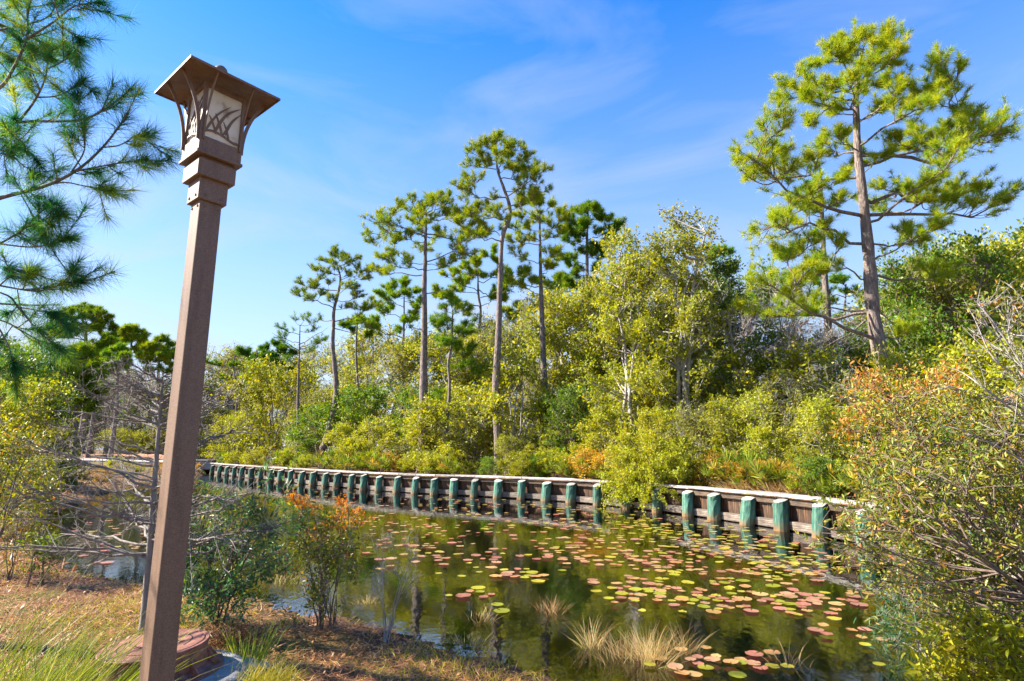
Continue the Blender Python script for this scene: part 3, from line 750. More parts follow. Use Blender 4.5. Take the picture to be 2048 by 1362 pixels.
def pine(label, Y, trunk_px, r0, r1, tips_px, seed, extra=6, dead=(), group=None, **kw):
    rng = np.random.default_rng(seed)
    tp = np.array([at(x, y, Y) for x, y in trunk_px])
    g0 = gz(tp[0, 0], Y); base = tp[0].copy(); base[2] = g0 - .2
    if tp[0, 2] > g0 + .3: tp = np.vstack([base, tp])
    else: tp[0] = base
    trunk = catmull(tp, 5); trunk = trunk[np.r_[True, np.diff(trunk[:, 2]) > 0]]
    f = (trunk[:, 2] - trunk[0, 2]) / (trunk[-1, 2] - trunk[0, 2])
    tr = r0 * (1 - f) ** .8 + r1; tr[0] *= 1.25
    o = thing('pine_tree', label, 'pine tree', tuple(base), 0, group)
    g = Geo(); tube(g, trunk, tr * (1 + .05 * rng.normal(size=len(tr))), 10)
    link('trunk', g.mesh('trunk', M['pine_bark'], base, True), o)
    tips = []
    zmin = min(at(x, y, Y)[2] for x, y in tips_px)
    for x, y in tips_px:
        p = at(x, y, Y); ax = np.interp(p[2], trunk[:, 2], trunk[:, 0]); h = abs(p[0] - ax)
        dy = rng.uniform(-1, 1) * (.35 + .45 * h); tips.append(at(x, y, Y + dy))
    n0 = len(tips)
    for _ in range(extra):                                   # limbs towards and away from the eye
        p = max((tips[rng.integers(n0)] for _ in range(2)), key=lambda q: q[2]); ax = np.array([np.interp(p[2], trunk[:, 2], trunk[:, k]) for k in (0, 1)])
        h = np.hypot(*(p[:2] - ax)) * rng.uniform(.5, .95); a = rng.choice([-1, 1]) * math.pi / 2 + rng.normal() * .6
        tips.append(np.array([ax[0] + h * math.cos(a), ax[1] + h * math.sin(a), p[2] + rng.normal() * .3]))
    wood, leaf, limbs = Geo(), Geo(), []
    pine_crown(rng, wood, leaf, trunk, tr, tips, limbs, **kw)
    for x0, y0, x1, y1 in dead:
        a, b = at(x0, y0, Y), at(x1, y1, Y + rng.normal() * .4); gg = Geo(); tube(gg, bez(a, (a + b) / 2 - [0, 0, .12], b, 6) + rng.normal(size=(6, 3)) * .03, np.linspace(.035, .008, 6), 4); limbs.append(gg)
    for gg in limbs: link('branch', gg.mesh('branch', M['pine_bark'], base), o)
    tag(link('twigs', wood.mesh('twigs', M['pine_bark'], base), o), kind='stuff')
    tag(link('crown', leaf.mesh('crown', M['needle'], base), o), kind='stuff')
    return o
def z5(l): return [(560 + x / 1.9457, 260 + y / 1.9457) for x, y in l]
def z7(l): return [(1450 + x / 1.8913, 40 + y / 1.8913) for x, y in l]
def z2(l): return [(x / 3.783, 600 + y / 3.783) for x, y in l]
pine('tallest pine, broad yellow-green crown, standing right of the broadleaf tree', 19.0,
     z7([(600, 1330), (590, 1285), (560, 1100), (545, 900), (525, 700), (505, 520), (498, 400), (497, 250), (520, 110)]), .24, .05,
     z7([(440, 85), (490, 65), (540, 60), (600, 70), (655, 90), (400, 115), (640, 170), (350, 165), (300, 205), (560, 150), (480, 150), (250, 240), (230, 300), (180, 370), (220, 400), (310, 300), (400, 240), (600, 240), (690, 230), (770, 190), (820, 150), (880, 195), (860, 255), (780, 290), (720, 320), (400, 340), (330, 380), (620, 330), (70, 545), (100, 520), (150, 490), (110, 600), (220, 510), (250, 560), (340, 540), (420, 440), (1045, 430), (1000, 395), (930, 385), (870, 400), (1000, 460), (830, 430), (780, 470), (700, 490), (640, 460), (600, 520), (700, 420), (1050, 680), (980, 650), (920, 650), (860, 640), (800, 605), (830, 690), (720, 640), (740, 690), (640, 670), (600, 640), (160, 790), (190, 740), (240, 710), (300, 690), (350, 640), (420, 610), (440, 690), (350, 720), (210, 890), (260, 890), (330, 830), (380, 790), (420, 850), (250, 1010), (300, 960), (350, 920), (680, 800), (790, 790), (730, 840), (850, 960), (100, 1090), (150, 1000), (330, 1090), (700, 1170)]), 21, extra=16,
     dead=[(1727, 620, 1560, 612), (1735, 640, 1640, 700), (1737, 600, 1815, 668)], per=30, nl=.26, nw=.012, bright=.86, r_limb=.06, dens=1.1, sec=(.45, 1.0))
pine('small crooked pine with an S-bent trunk, leftmost of the bulkhead pines', 37.0,
     z5([(165, 1245), (175, 1225), (200, 1130), (218, 1030), (215, 940), (205, 840), (208, 760), (210, 700), (225, 640), (235, 580), (220, 515)]), .19, .04,
     z5([(62, 640), (80, 600), (125, 540), (130, 600), (170, 510), (210, 492), (240, 500), (290, 500), (300, 540), (345, 550), (330, 580), (260, 560), (200, 560), (160, 640), (120, 660), (350, 670), (300, 650), (270, 690), (380, 690), (330, 700), (190, 600), (160, 580), (280, 620)]), 22, extra=6,
     dead=[tuple(np.r_[z5([(208, 770)])[0], z5([(335, 800)])[0]]), tuple(np.r_[z5([(206, 740)])[0], z5([(150, 740)])[0]])], per=22, nl=.28, nw=.016, bright=.72, dens=.85)
pine('wide-crowned straight pine between the crooked and the kinked tall pine', 30.0,
     z5([(556, 1180), (557, 1130), (560, 900), (562, 740), (562, 600), (565, 500), (566, 430), (570, 330)]), .22, .05,
     z5([(335, 405), (355, 430), (390, 330), (370, 360), (440, 330), (420, 400), (460, 300), (480, 290), (510, 280), (540, 340), (570, 280), (600, 270), (640, 280), (660, 265), (650, 320), (700, 340), (590, 340), (620, 400), (520, 400), (480, 420), (450, 440), (390, 500), (380, 545), (420, 560), (430, 490), (480, 500), (740, 480), (780, 420), (760, 380), (720, 400), (680, 440), (740, 420), (790, 400), (700, 480), (650, 520), (690, 500), (510, 350)]), 23, extra=10,
     dead=[tuple(np.r_[z5([(560, 640)])[0], z5([(690, 605)])[0]]), tuple(np.r_[z5([(558, 780)])[0], z5([(500, 755)])[0]]), tuple(np.r_[z5([(563, 760)])[0], z5([(598, 730)])[0]])], per=24, nl=.27, nw=.0145, bright=.78, dens=.85)
pine('tall slim pine whose trunk kinks below its high crown, above the middle of the bulkhead', 27.5,
     z5([(850, 1225), (848, 1195), (840, 1000), (850, 800), (856, 600), (865, 420), (893, 345), (892, 290), (872, 230), (848, 160), (840, 90)]), .18, .045,
     z5([(745, 85), (770, 70), (800, 55), (845, 42), (880, 70), (900, 75), (940, 75), (960, 110), (930, 130), (740, 140), (725, 190), (700, 225), (720, 240), (770, 200), (800, 140), (990, 160), (1025, 165), (1000, 200), (960, 170), (1030, 240), (990, 260), (950, 270), (930, 210), (700, 330), (740, 330), (770, 310), (800, 300), (830, 330), (700, 370), (760, 360), (790, 380), (830, 270), (880, 150), (910, 160), (960, 230), (940, 290)]), 24, extra=8, per=24, nl=.26, nw=.0145, bright=.82, dens=.9)
pine('slender pine just right of the kinked tall pine, sparse crown over a bare trunk', 30.0,
     z5([(1032, 1060), (1030, 1040), (1022, 800), (1015, 600), (1012, 450), (1010, 320)]), .18, .04,
     z5([(895, 380), (930, 330), (940, 300), (980, 290), (1010, 282), (1050, 300), (1090, 325), (1110, 345), (1100, 400), (1060, 380), (1085, 470), (1070, 500), (1030, 420), (960, 380), (950, 440), (905, 430), (910, 480), (980, 430), (930, 560), (960, 560), (900, 590), (940, 610), (980, 600), (1045, 610), (1050, 540), (870, 560), (1000, 340)]), 25, extra=6, dead=[tuple(np.r_[z5([(1016, 560)])[0], z5([(1045, 545)])[0]])], per=24, nl=.28, nw=.016, bright=.84, dens=.85)
pine('dark dense pine rising behind the yellow broadleaf tree', 36.0,
     z5([(1192, 800), (1192, 720), (1195, 600), (1195, 500), (1195, 400), (1200, 330)]), .22, .05,
     z5([(1110, 390), (1130, 350), (1150, 320), (1200, 310), (1240, 330), (1280, 345), (1320, 370), (1300, 400), (1310, 440), (1280, 420), (1240, 400), (1180, 370), (1150, 400), (1120, 430), (1100, 500), (1130, 500), (1090, 580), (1120, 600), (1150, 560), (1180, 480), (1230, 470), (1260, 480), (1230, 540), (1220, 600), (1150, 620), (1240, 350), (1170, 430)]), 26, extra=8, per=26, nl=.34, nw=.026, bright=.55)
pine('distant thin pine in the gap left of the wide-crowned pine', 44.0,
     z5([(480, 900), (480, 860), (482, 760), (483, 650)]), .17, .04,
     z5([(320, 750), (345, 765), (375, 740), (390, 640), (380, 690), (420, 620), (440, 610), (490, 602), (530, 630), (540, 670), (530, 700), (500, 650), (450, 650), (460, 780), (430, 690), (520, 740)]), 27, extra=4, per=20, nl=.36, nw=.03, bright=.6)
pine('distant pine with a layered crown, half hidden by the wide-crowned and kinked pines', 40.0,
     z5([(770, 850), (775, 800), (780, 700), (772, 640), (770, 560)]), .19, .05,
     z5([(650, 570), (680, 550), (720, 530), (760, 510), (800, 485), (830, 470), (850, 520), (880, 560), (900, 600), (860, 600), (640, 650), (610, 640), (680, 620), (720, 600), (830, 640), (870, 660), (880, 710), (930, 690), (960, 720), (1000, 690), (900, 730), (700, 700), (730, 560)]), 28, extra=6, per=22, nl=.34, nw=.026, bright=.72)
pine('short young pine with drooping tufts, between the wide-crowned and the kinked pine', 29.0,
     z5([(646, 1190), (648, 1160), (660, 1000), (655, 910), (668, 830), (672, 700)]), .09, .03,
     z5([(610, 750), (620, 780), (640, 700), (680, 690), (720, 700), (745, 760), (740, 790), (750, 850), (700, 800), (720, 880), (740, 920), (690, 930), (640, 760), (620, 1040), (690, 860), (800, 940), (630, 830)]), 29, extra=4, per=24, nl=.27, nw=.0145, bright=.55)
pine('thin straight pine seen just left of the tallest pine trunk', 26.0,
     z7([(405, 1400), (402, 1350), (390, 1150), (378, 980), (365, 700), (360, 560)]), .17, .06,
     z7([(300, 640), (420, 620), (340, 580), (330, 700), (400, 700), (290, 720)]), 30, extra=2, per=20, bright=.5)
for _k, (_x, _Y, _t, _w) in enumerate([(1118, 40, 560, 'behind the slender pine'), (1590, 33, 540, 'left of the tallest pine'), (1692, 36, 560, 'close behind the tallest pine'), (1850, 30, 520, 'right of the tallest pine'), (715, 46, 640, 'right of the crooked pine'), (1430, 38, 500, 'behind the tallest broadleaf tree'), (1930, 34, 500, 'above the far right thicket'), (470, 60, 700, 'over the start of the bulkhead')]):
    _q = np.random.default_rng(300 + _k)
    pine(f'slim background pine with a small ragged top {_w}', _Y, [(_x + 4, 860), (_x, 760), (_x - 3, (_t + 760) / 2), (_x, _t + 8)], .12, .04, [(_x + _q.normal() * 22, _t + abs(_q.normal()) * 45) for _ in range(9)], 310 + _k, extra=2, per=18, nl=.3, nw=.03, bright=.5, dead=[(_x, 700 + 20 * j, _x + (-1) ** j * _q.uniform(18, 40), 690 + 20 * j - _q.uniform(0, 25)) for j in range(4)])
# far pines on the left
pine('far pine with a broad umbrella crown, largest of the pines left of the lamp post', 62.0,
     z2([(650, 800), (650, 600), (648, 400), (650, 280), (652, 170)]), .34, .10,
     z2([(400, 140), (440, 120), (500, 110), (560, 80), (620, 75), (680, 72), (720, 80), (770, 110), (800, 140), (840, 190), (860, 230), (870, 290), (820, 300), (780, 270), (700, 150), (640, 140), (560, 160), (480, 170), (420, 200), (400, 230), (460, 250), (540, 230), (720, 220), (750, 370), (690, 380), (600, 200), (850, 320), (430, 280)]), 31, extra=8, per=24, nl=.45, nw=.035, bright=.66, r_limb=.08, sec=(.8, 1.8))
pine('far pine second from the lamp post with a narrow tufted top', 66.0,
     z2([(965, 800), (965, 620), (975, 480), (990, 380), (1000, 260)]), .24, .07,
     z2([(930, 250), (970, 235), (1010, 232), (1060, 250), (1090, 280), (1080, 320), (1030, 300), (960, 300), (920, 290), (1050, 360), (1090, 350), (940, 330), (900, 330), (1020, 400), (950, 420), (1060, 440), (900, 480)]), 32, extra=5, per=20, nl=.5, nw=.045, bright=.75, r_limb=.07, sec=(.7, 1.4))
pine('far round-crowned pine touching the lamp post on its left', 64.0,
     z2([(1195, 800), (1195, 640), (1200, 520), (1205, 420), (1210, 330)]), .24, .07,
     z2([(1110, 380), (1150, 350), (1200, 318), (1240, 320), (1280, 350), (1300, 400), (1290, 440), (1250, 400), (1170, 400), (1120, 430), (1060, 440), (1100, 480), (1160, 470), (1240, 470), (1290, 500), (1130, 540), (1200, 540), (1260, 550)]), 33, extra=5, per=20, nl=.5, nw=.045, bright=.75, r_limb=.07, sec=(.7, 1.4))
pine('far blue-green pine between the umbrella crown and the narrow tufted pine', 58.0,
     z2([(885, 800), (885, 680), (890, 560), (895, 430)]), .2, .05,
     z2([(830, 430), (870, 400), (910, 395), (940, 440), (960, 480), (820, 480), (790, 500), (860, 470), (780, 540), (930, 520), (850, 560), (800, 580), (900, 480)]), 34, extra=5, per=22, nl=.45, nw=.045, bright=.55, r_limb=.07, sec=(.7, 1.3))
pine('far thin pine behind the young bushy pine on the left', 60.0,
     z2([(715, 800), (720, 640), (735, 520), (745, 420)]), .16, .05,
     z2([(700, 440), (720, 400), (760, 390), (790, 420), (780, 460), (700, 500), (740, 440), (780, 500)]), 35, extra=3, per=18, nl=.45, nw=.045, bright=.6, sec=(.6, 1.1))
pine('young bushy pine with upright yellow-green candles, left of the lamp post', 30.0,
     z2([(565, 1260), (565, 1210), (568, 1000), (570, 850), (575, 600), (600, 400)]), .12, .03,
     z2([(600, 385), (560, 430), (640, 440), (520, 470), (680, 490), (490, 480), (590, 470), (470, 540), (540, 540), (650, 560), (690, 520), (430, 560), (380, 580), (360, 640), (450, 620), (520, 620), (620, 620), (700, 640), (760, 590), (730, 660), (400, 700), (470, 700), (560, 690), (650, 700), (750, 720), (790, 690), (380, 740), (520, 760), (640, 770), (720, 790), (600, 740), (460, 760)]), 36, extra=14, per=34, nl=.30, nw=.022, bright=.66, r_limb=.03, up=.9, sec=(.35, .7))
pine('distant small pine left of the thin dead tree above the bulkhead start', 52.0,
     [(540, 830), (540, 790), (542, 740), (545, 700)], .14, .05, [(515, 725), (530, 700), (550, 690), (570, 705), (560, 730), (575, 745), (520, 750), (500, 715), (485, 705), (545, 715)], 37, extra=4, per=20, nl=.42, nw=.05, bright=.32)
pine('sparse dying pine with a flat brownish top beside the crooked pine', 41.0,
     [(596, 900), (596, 800), (598, 720), (600, 650)], .10, .03, [(560, 672), (590, 640), (615, 640), (630, 660), (645, 680), (570, 690), (640, 640), (575, 720), (620, 700)], 38, extra=3, per=12, nl=.24, nw=.0145, bright=.5, dead=[(597, 700, 545, 665), (598, 690, 655, 655), (597, 740, 640, 700), (596, 770, 560, 800)])

# ------------------------------------------------------------------ near pine reaching in from the left
def build_near_pine():
    rng = np.random.default_rng(41)
    Y0 = 4.9
    bx, by = -5.75, 5.3
    base = np.array([bx, by, gz(bx, by) - .1])
    o = thing('pine_tree', 'near long-needled pine reaching its branches in at the left edge', 'pine tree', tuple(base))
    trunk = catmull([base, base + [.05, .0, 1.6], base + [-.05, .05, 3.4], base + [.03, 0, 5.4], base + [0, 0, 7.2]], 6)
    tr = np.linspace(.13, .03, len(trunk)); g = Geo(); tube(g, trunk, tr, 10); link('trunk', g.mesh('trunk', M['pine_bark'], base, True), o)
    L = [  # branch paths in the photograph, and how far from the eye each one hangs
        ([(-260, 470), (-90, 425), (0, 396), (92, 371), (154, 340), (205, 295), (254, 232)], 0, .024),
        ([(150, 343), (200, 333), (245, 325), (292, 318)], .0, .008),
        ([(60, 380), (123, 365), (170, 372), (225, 380)], .0, .008),
        ([(205, 295), (240, 290), (272, 272), (290, 268)], .0, .007),
        ([(140, 348), (165, 310), (170, 285), (168, 250)], .0, .008),
        ([(-260, 330), (-80, 262), (0, 248), (60, 243), (160, 240), (215, 215), (262, 178)], .1, .020),
        ([(36, 245), (70, 200), (92, 150), (95, 92)], .1, .013), ([(74, 195), (120, 190), (168, 160)], .1, .008), ([(80, 180), (60, 130), (65, 105)], .1, .007), ([(92, 140), (130, 120), (140, 108)], .1, .006),
        ([(160, 240), (158, 215), (155, 190)], .1, .005),
        ([(-260, 300), (-60, 205), (0, 175), (25, 140), (52, 80), (55, 30), (50, -60)], -.1, .020),
        ([(54, 78), (110, 42), (150, 12), (206, 4)], -.1, .011), ([(112, 44), (140, 65), (160, 80)], -.1, .006), ([(0, 60), (50, 50), (100, 30), (120, -20)], .3, .013), ([(118, 36), (108, 0), (100, -40)], -.1, .007),
        ([(-260, 420), (-100, 380), (-20, 300), (20, 262), (55, 300), (80, 330)], .25, .010),
        ([(-200, 560), (-60, 515), (0, 487), (45, 460), (75, 430), (100, 408)], .0, .013), ([(0, 488), (60, 494), (105, 488), (140, 476)], .0, .008), ([(45, 458), (85, 440), (128, 428)], .0, .007), ([(40, 385), (60, 420), (90, 470)], .0, .006),
        ([(-200, 545), (-60, 560), (20, 575), (75, 582), (120, 570), (165, 562)], .05, .012), ([(120, 571), (135, 555), (143, 545)], .05, .005), ([(0, 570), (30, 545), (68, 542)], .05, .007), ([(-40, 560), (-5, 535), (20, 538)], .05, .007),
        ([(-160, 560), (0, 585), (40, 620), (80, 665), (125, 700)], -.05, .010), ([(40, 615), (75, 620), (112, 628)], -.05, .006), ([(-100, 620), (0, 640), (40, 660), (75, 680), (110, 705)], .25, .010), ([(-40, 600), (0, 660), (20, 700), (30, 735)], -.05, .008),
        ([(-200, 380), (-60, 330), (0, 300), (45, 330), (75, 350)], .3, .010), ([(-150, 300), (-40, 265), (0, 275), (25, 310)], .4, .010), ([(-150, 120), (-40, 120), (5, 108), (25, 120)], .2, .010), ([(-120, 30), (-30, 20), (20, 15), (50, -30)], .2, .010)]
    wood, leaf = Geo(), Geo()
    def brush(p, n, sp=1.0, b=.5, fwd=.8):
        """needles standing off a twig p, thickest near its end"""
        tt = rng.uniform(.0, 1.0, n) ** .6; P, T = along(p, tt)
        D = nrm(T * fwd * (.6 + .7 * tt[:, None]) + runit(rng, n) * 1.0 + np.array([0, 0, -.22]))
        V, F = needles(P, D, .20 * sp * rng.uniform(.7, 1.15, n), .0042, rng)
        leaf.add(V, F, np.repeat(np.clip(b + rng.normal(size=n) * .16, 0, 1), 3))
    for pts, dy, r in L:
        P = catmull([at(x, y, Y0 + dy) for x, y in pts], 5)
        if pts[0][0] < -100: P = np.vstack([np.array([bx, by, P[0, 2] - .15]), P])
        gg = Geo(); tube(gg, P, np.linspace(r, max(.004, r * .3), len(P)), 6); link('branch', gg.mesh('branch', M['pine_bark'], base, True), o)
        k0 = int(len(P) * .62); b = np.clip(.42 + rng.normal() * .18, .1, .9)
        brush(P[-4:], 170, 1.0, b); brush(P[k0:], 150, .9, b)
        ns = int(1 + len(P) * .25)
        for t in rng.uniform(.35, .97, ns):
            q, tg = along(P, [t]); q, tg = q[0], tg[0]
            d = nrm(tg * .8 + runit(rng, 1)[0] * .9); l = rng.uniform(.12, .38)
            tw = bez(q, q + d * l * .5 + [0, 0, -.02], q + d * l + [0, 0, .03], 5)
            tube(wood, tw, np.linspace(.006, .003, 5), 4); brush(tw[1:], int(125 * rng.uniform(.6, 1.3)), 1.0, np.clip(.5 + rng.normal() * .25, .05, 1))
    # upper and outer crown outside the picture, which shades the bank
    for k in range(30):
        z = rng.uniform(2.6, 7.2); a = rng.uniform(0, 2 * math.pi); l = (.5 + 1.5 * (1 - abs(z - 4) / 4))
        if math.cos(a) > .2 and z < 5.8: a += math.pi
        A = np.array([bx, by, z + base[2]]); e = A + [l * math.cos(a), l * math.sin(a), .3]
        P = bez(A, (A + e) / 2 - [0, 0, .1], e, 7); gg = Geo(); tube(gg, P, np.linspace(.02, .005, 7), 5); link('branch', gg.mesh('branch', M['pine_bark'], base), o)
        brush(P[3:], 120)
        for t in rng.uniform(.35, 1, 4):
            q, tg = along(P, [t]); d = nrm(tg[0] * .7 + runit(rng, 1)[0]); l2 = rng.uniform(.2, .4); brush(np.array([q[0], q[0] + d * l2 * .5, q[0] + d * l2]), 90)
    tag(link('twigs', wood.mesh('twigs', M['pine_bark'], base), o), kind='stuff')
    tag(link('crown', leaf.mesh('crown', M['needle_near'], base), o), kind='stuff')
build_near_pine()

# ------------------------------------------------------------------ broadleaf plants
def clump_plant(rng, H, W, ncl, nst, nleaf, leafL, low=.12, clr=None, lean=(0, 0), sec=8, tert=0, trunk_r=.03, profile=(.45, .62), offs=.10, straight=.5, twig=.006, centers=None):
    """stems, limbs to scattered clumps, twigs inside each clump; returns wood pieces and leaf positions"""
    clr = clr or W * .2
    stems, wood_main, wood_fine = [], [], Geo()
    if centers is None:
        u = rng.random(ncl) ** .85; z = low + (1 - low) * u
        R = W / 2 * np.sqrt(np.clip(1 - ((z - profile[0]) / profile[1]) ** 2, .06, 1)); a = rng.uniform(0, 2 * np.pi, ncl); q = np.sqrt(rng.uniform(.12, 1, ncl))
        q *= 1 + .22 * np.sin(a * 3 + rng.uniform(0, 6)) * np.sin(z * 7 + rng.uniform(0, 6))
        cen = np.c_[R * q * np.cos(a) + lean[0] * z * H, R * q * np.sin(a) + lean[1] * z * H, z * H * .97]
    else: cen = np.asarray(centers, float)
    for k in range(nst):
        a = rng.uniform(0, 2 * np.pi); b = np.array([offs * W * math.cos(a) * rng.random(), offs * W * math.sin(a) * rng.random(), -.15])
        c = cen[rng.choice(np.argsort(-cen[:, 2])[:max(4, ncl // 2)])]
        P = bez(b, b * (1 - straight * .4) + c * straight * .4 + [0, 0, c[2] * .35], c, 9); P[1:-1] += rng.normal(size=(7, 3)) * .02 * H * .5
        stems.append(P); g = Geo(); tube(g, P, np.linspace(trunk_r, trunk_r * .25, 9), 6); wood_main.append(g)
    pool = np.vstack([s[1:] for s in stems])
    LP, LD = [], []
    for c in cen:
        d = np.linalg.norm(pool - c, axis=1) + 2.0 * np.clip(pool[:, 2] - c[2] + .08 * H, 0, None)
        j = np.argsort(d)[rng.integers(0, 3)]; A = pool[j]
        P = bez(A, (A + c) / 2 + rng.normal(size=3) * .08 * W * .5 + [0, 0, -.02 * H], c, 6)
        tube(wood_fine, P, np.linspace(trunk_r * .35, twig, 6), 4)
        n2 = rng.poisson(sec) + 2; t2 = rng.uniform(.45, 1, n2); B, T = along(P, t2)
        D = nrm(T * .55 + runit(rng, n2) + np.array([0, 0, .3])); l2 = clr * rng.uniform(.55, 1.25, n2)
        for b, dd, l in zip(B, D, l2):
            e = b + dd * l; tw = bez(b, (b + e) / 2 + rng.normal(size=3) * l * .12, e, 4); tube(wood_fine, tw, np.linspace(twig, twig * .45, 4), 3)
            for _ in range(tert):
                q, tg = along(tw, [rng.uniform(.3, 1)]); d3 = nrm(tg[0] + runit(rng, 1)[0] * .9); l3 = l * rng.uniform(.3, .7)
                tube(wood_fine, np.array([q[0], q[0] + d3 * l3 * .5 + rng.normal(size=3) * .02, q[0] + d3 * l3]), np.array([twig * .6, twig * .5, twig * .3]), 3)
            m = nleaf
            if m:
                q, tg = along(tw, rng.uniform(.15, 1.0, m)); LP.append(q + rng.normal(size=(m, 3)) * leafL * .5); LD.append(nrm(tg * .5 + runit(rng, m)))
    return wood_main, wood_fine, (np.vstack(LP), np.vstack(LD)) if LP else None
def plant_proto(name, seed, mat, wood, leafL, leafW, fold=False, rshift=0.0, **kw):
    rng = np.random.default_rng(seed)
    main, fine, lv = clump_plant(rng, leafL=leafL, **kw)
    d = {'stem': [g.mesh(name + '_stem', wood, smooth=True) for g in main], 'twigs': fine.mesh(name + '_twigs', wood)}
    if lv:
        P, D = lv; n = len(P); sz = rng.uniform(.65, 1.2, n)
        V, F = (leaves_fold if fold else leaves_flat)(P, D, leafL * sz, leafW * sz, rng)
        hgt = P[:, 2] / max(P[:, 2].max(), 1e-3)
        g = Geo(); g.add(V, F, np.repeat(np.clip(rng.normal(.45 + rshift * hgt, .2, n), 0, 1), 6 if fold else 4)); d['foliage'] = g.mesh(name + '_foliage', mat)
    return d
def place_proto(d, name, label, cat, loc, rotz, scale, group=None):
    o = thing(name, label, cat, loc, rotz, group); o.scale = scale
    for m in d['stem']: link('stem', m, o)
    tag(link('twigs', d['twigs'], o), kind='stuff')
    if 'foliage' in d: tag(link('foliage', d['foliage'], o), kind='stuff')
    return o

PR = {}
def protos(kind, seeds, nominal, **kw): PR[kind] = [(nominal, plant_proto(kind, s, **kw)) for s in seeds]
sm = dict(H=1.4, W=1.7, ncl=30, nst=6, low=.06, sec=6, trunk_r=.014, twig=.0035)
protos('small_yellow', (51, 52), 1.4, mat=M['lf_yellow'], wood=M['twig'], leafL=.075, leafW=.038, nleaf=22, **sm)
protos('small_green', (53, 54), 1.4, mat=M['lf_green'], wood=M['twig'], leafL=.075, leafW=.038, nleaf=22, **sm)
protos('small_orange', (55,), 1.4, mat=M['lf_orange'], wood=M['twig'], leafL=.07, leafW=.035, nleaf=18, **sm)
md = dict(H=3.2, W=2.7, ncl=42, nst=7, low=.08, sec=8, trunk_r=.03, twig=.006)
protos('mid_yellow', (61, 62, 63), 3.2, mat=M['lf_yellow'], wood=M['grey_twig'], leafL=.095, leafW=.05, nleaf=22, **md)
protos('mid_green', (64, 65), 3.2, mat=M['lf_green'], wood=M['twig'], leafL=.095, leafW=.05, nleaf=24, **md)
protos('mid_olive', (66, 67), 3.2, mat=M['lf_olive'], wood=M['grey_twig'], leafL=.085, leafW=.042, nleaf=13, tert=1, **md)
protos('mid_bare', (68, 69), 3.2, mat=M['lf_brown'], wood=M['grey_twig'], leafL=.06, leafW=.03, nleaf=3, tert=3, **md)
lg = dict(H=7.0, W=4.2, ncl=60, nst=5, low=.16, sec=10, trunk_r=.075, twig=.009, profile=(.55, .56), offs=.06)
protos('tall_yellow', (71, 72), 7.0, mat=M['lf_yellow'], wood=M['grey_twig'], leafL=.13, leafW=.07, nleaf=22, **lg)
protos('tall_green', (73, 74), 7.0, mat=M['lf_green'], wood=M['twig'], leafL=.13, leafW=.07, nleaf=22, **lg)
protos('tall_olive', (75, 76), 7.0, mat=M['lf_olive'], wood=M['grey_twig'], leafL=.12, leafW=.06, nleaf=13, tert=1, **lg)
protos('tall_bare', (77, 78), 7.0, mat=M['lf_brown'], wood=M['grey_twig'], leafL=.08, leafW=.05, nleaf=3, tert=3, **lg)

ORD = ['first', 'second', 'third', 'fourth', 'fifth', 'sixth', 'seventh', 'eighth', 'ninth', 'tenth', 'eleventh', 'twelfth', 'thirteenth', 'fourteenth', 'fifteenth', 'sixteenth', 'seventeenth', 'eighteenth', 'nineteenth', 'twentieth', 'twenty-first', 'twenty-second', 'twenty-third', 'twenty-fourth', 'twenty-fifth', 'twenty-sixth', 'twenty-seventh', 'twenty-eighth', 'twenty-ninth', 'thirtieth']
LOOK = {'small_yellow': ('low yellow-green leafy shrub', 'shrub'), 'small_green': ('low dark green leafy shrub', 'shrub'), 'small_orange': ('low orange-tinged shrub', 'shrub'),
        'mid_yellow': ('bushy yellow-green shrub', 'shrub'), 'mid_green': ('dense green shrub', 'shrub'), 'mid_olive': ('thin olive grey-twigged shrub', 'shrub'), 'mid_bare': ('nearly bare grey twiggy shrub', 'shrub'),
        'tall_yellow': ('yellow-green leafy tree', 'tree'), 'tall_green': ('dark green leafy tree', 'tree'), 'tall_olive': ('thin olive grey-twigged tree', 'tree'), 'tall_bare': ('nearly bare grey tree', 'tree')}
def row(plan, where, group, seed):
    """plan: (photograph x of the plant, y of its top, distance behind the bulkhead or absolute distance, kind, width factor)"""
    rng = np.random.default_rng(seed); cnt = {}; items = sorted(plan, key=lambda p: p[0]); tot = {}
    for p in items: tot[p[3]] = tot.get(p[3], 0) + 1
    for px, ty, D, kind, wf in items:
        if D < 20 and px >= 405:
            bp, _ = bulk_pt(float(bulk_at_px(min(px, 1990)))); Y = bp[1] + D * np.interp(px, [450, 700, 1000], [2.2, 1.7, 1.15])
        else: Y = D
        top = at(px, ty, Y); b = at(px, 890, Y); g0 = gz(b[0], Y)
        h = max(.4, top[2] - g0); nom, d = PR[kind][rng.integers(len(PR[kind]))]; s = h / nom
        look, cat = LOOK[kind]; k = cnt[kind] = cnt.get(kind, 0) + 1
        lab = f'{look} {where}, {ORD[k - 1]} from the left' if tot[kind] > 1 else f'{look} {where}, only one there'
        place_proto(d, 'shrub' if cat == 'shrub' else 'broadleaf_tree', lab, cat, (b[0], Y, g0), rng.uniform(0, 6.28), (s * wf, s * wf, s), group)
_r = np.random.default_rng(91)
def pick(*ks): return ks[_r.integers(len(ks))]
SKY_X = [405, 440, 480, 520, 560, 640, 740, 800, 900, 960, 1050, 1120, 1180, 1260, 1480, 1540, 1600, 1700, 1780, 1850, 1950, 2048, 2200]
SKY_Y = [715, 705, 682, 688, 698, 705, 672, 680, 672, 652, 612, 595, 580, 575, 545, 560, 610, 650, 610, 545, 510, 475, 480]
plan4 = []
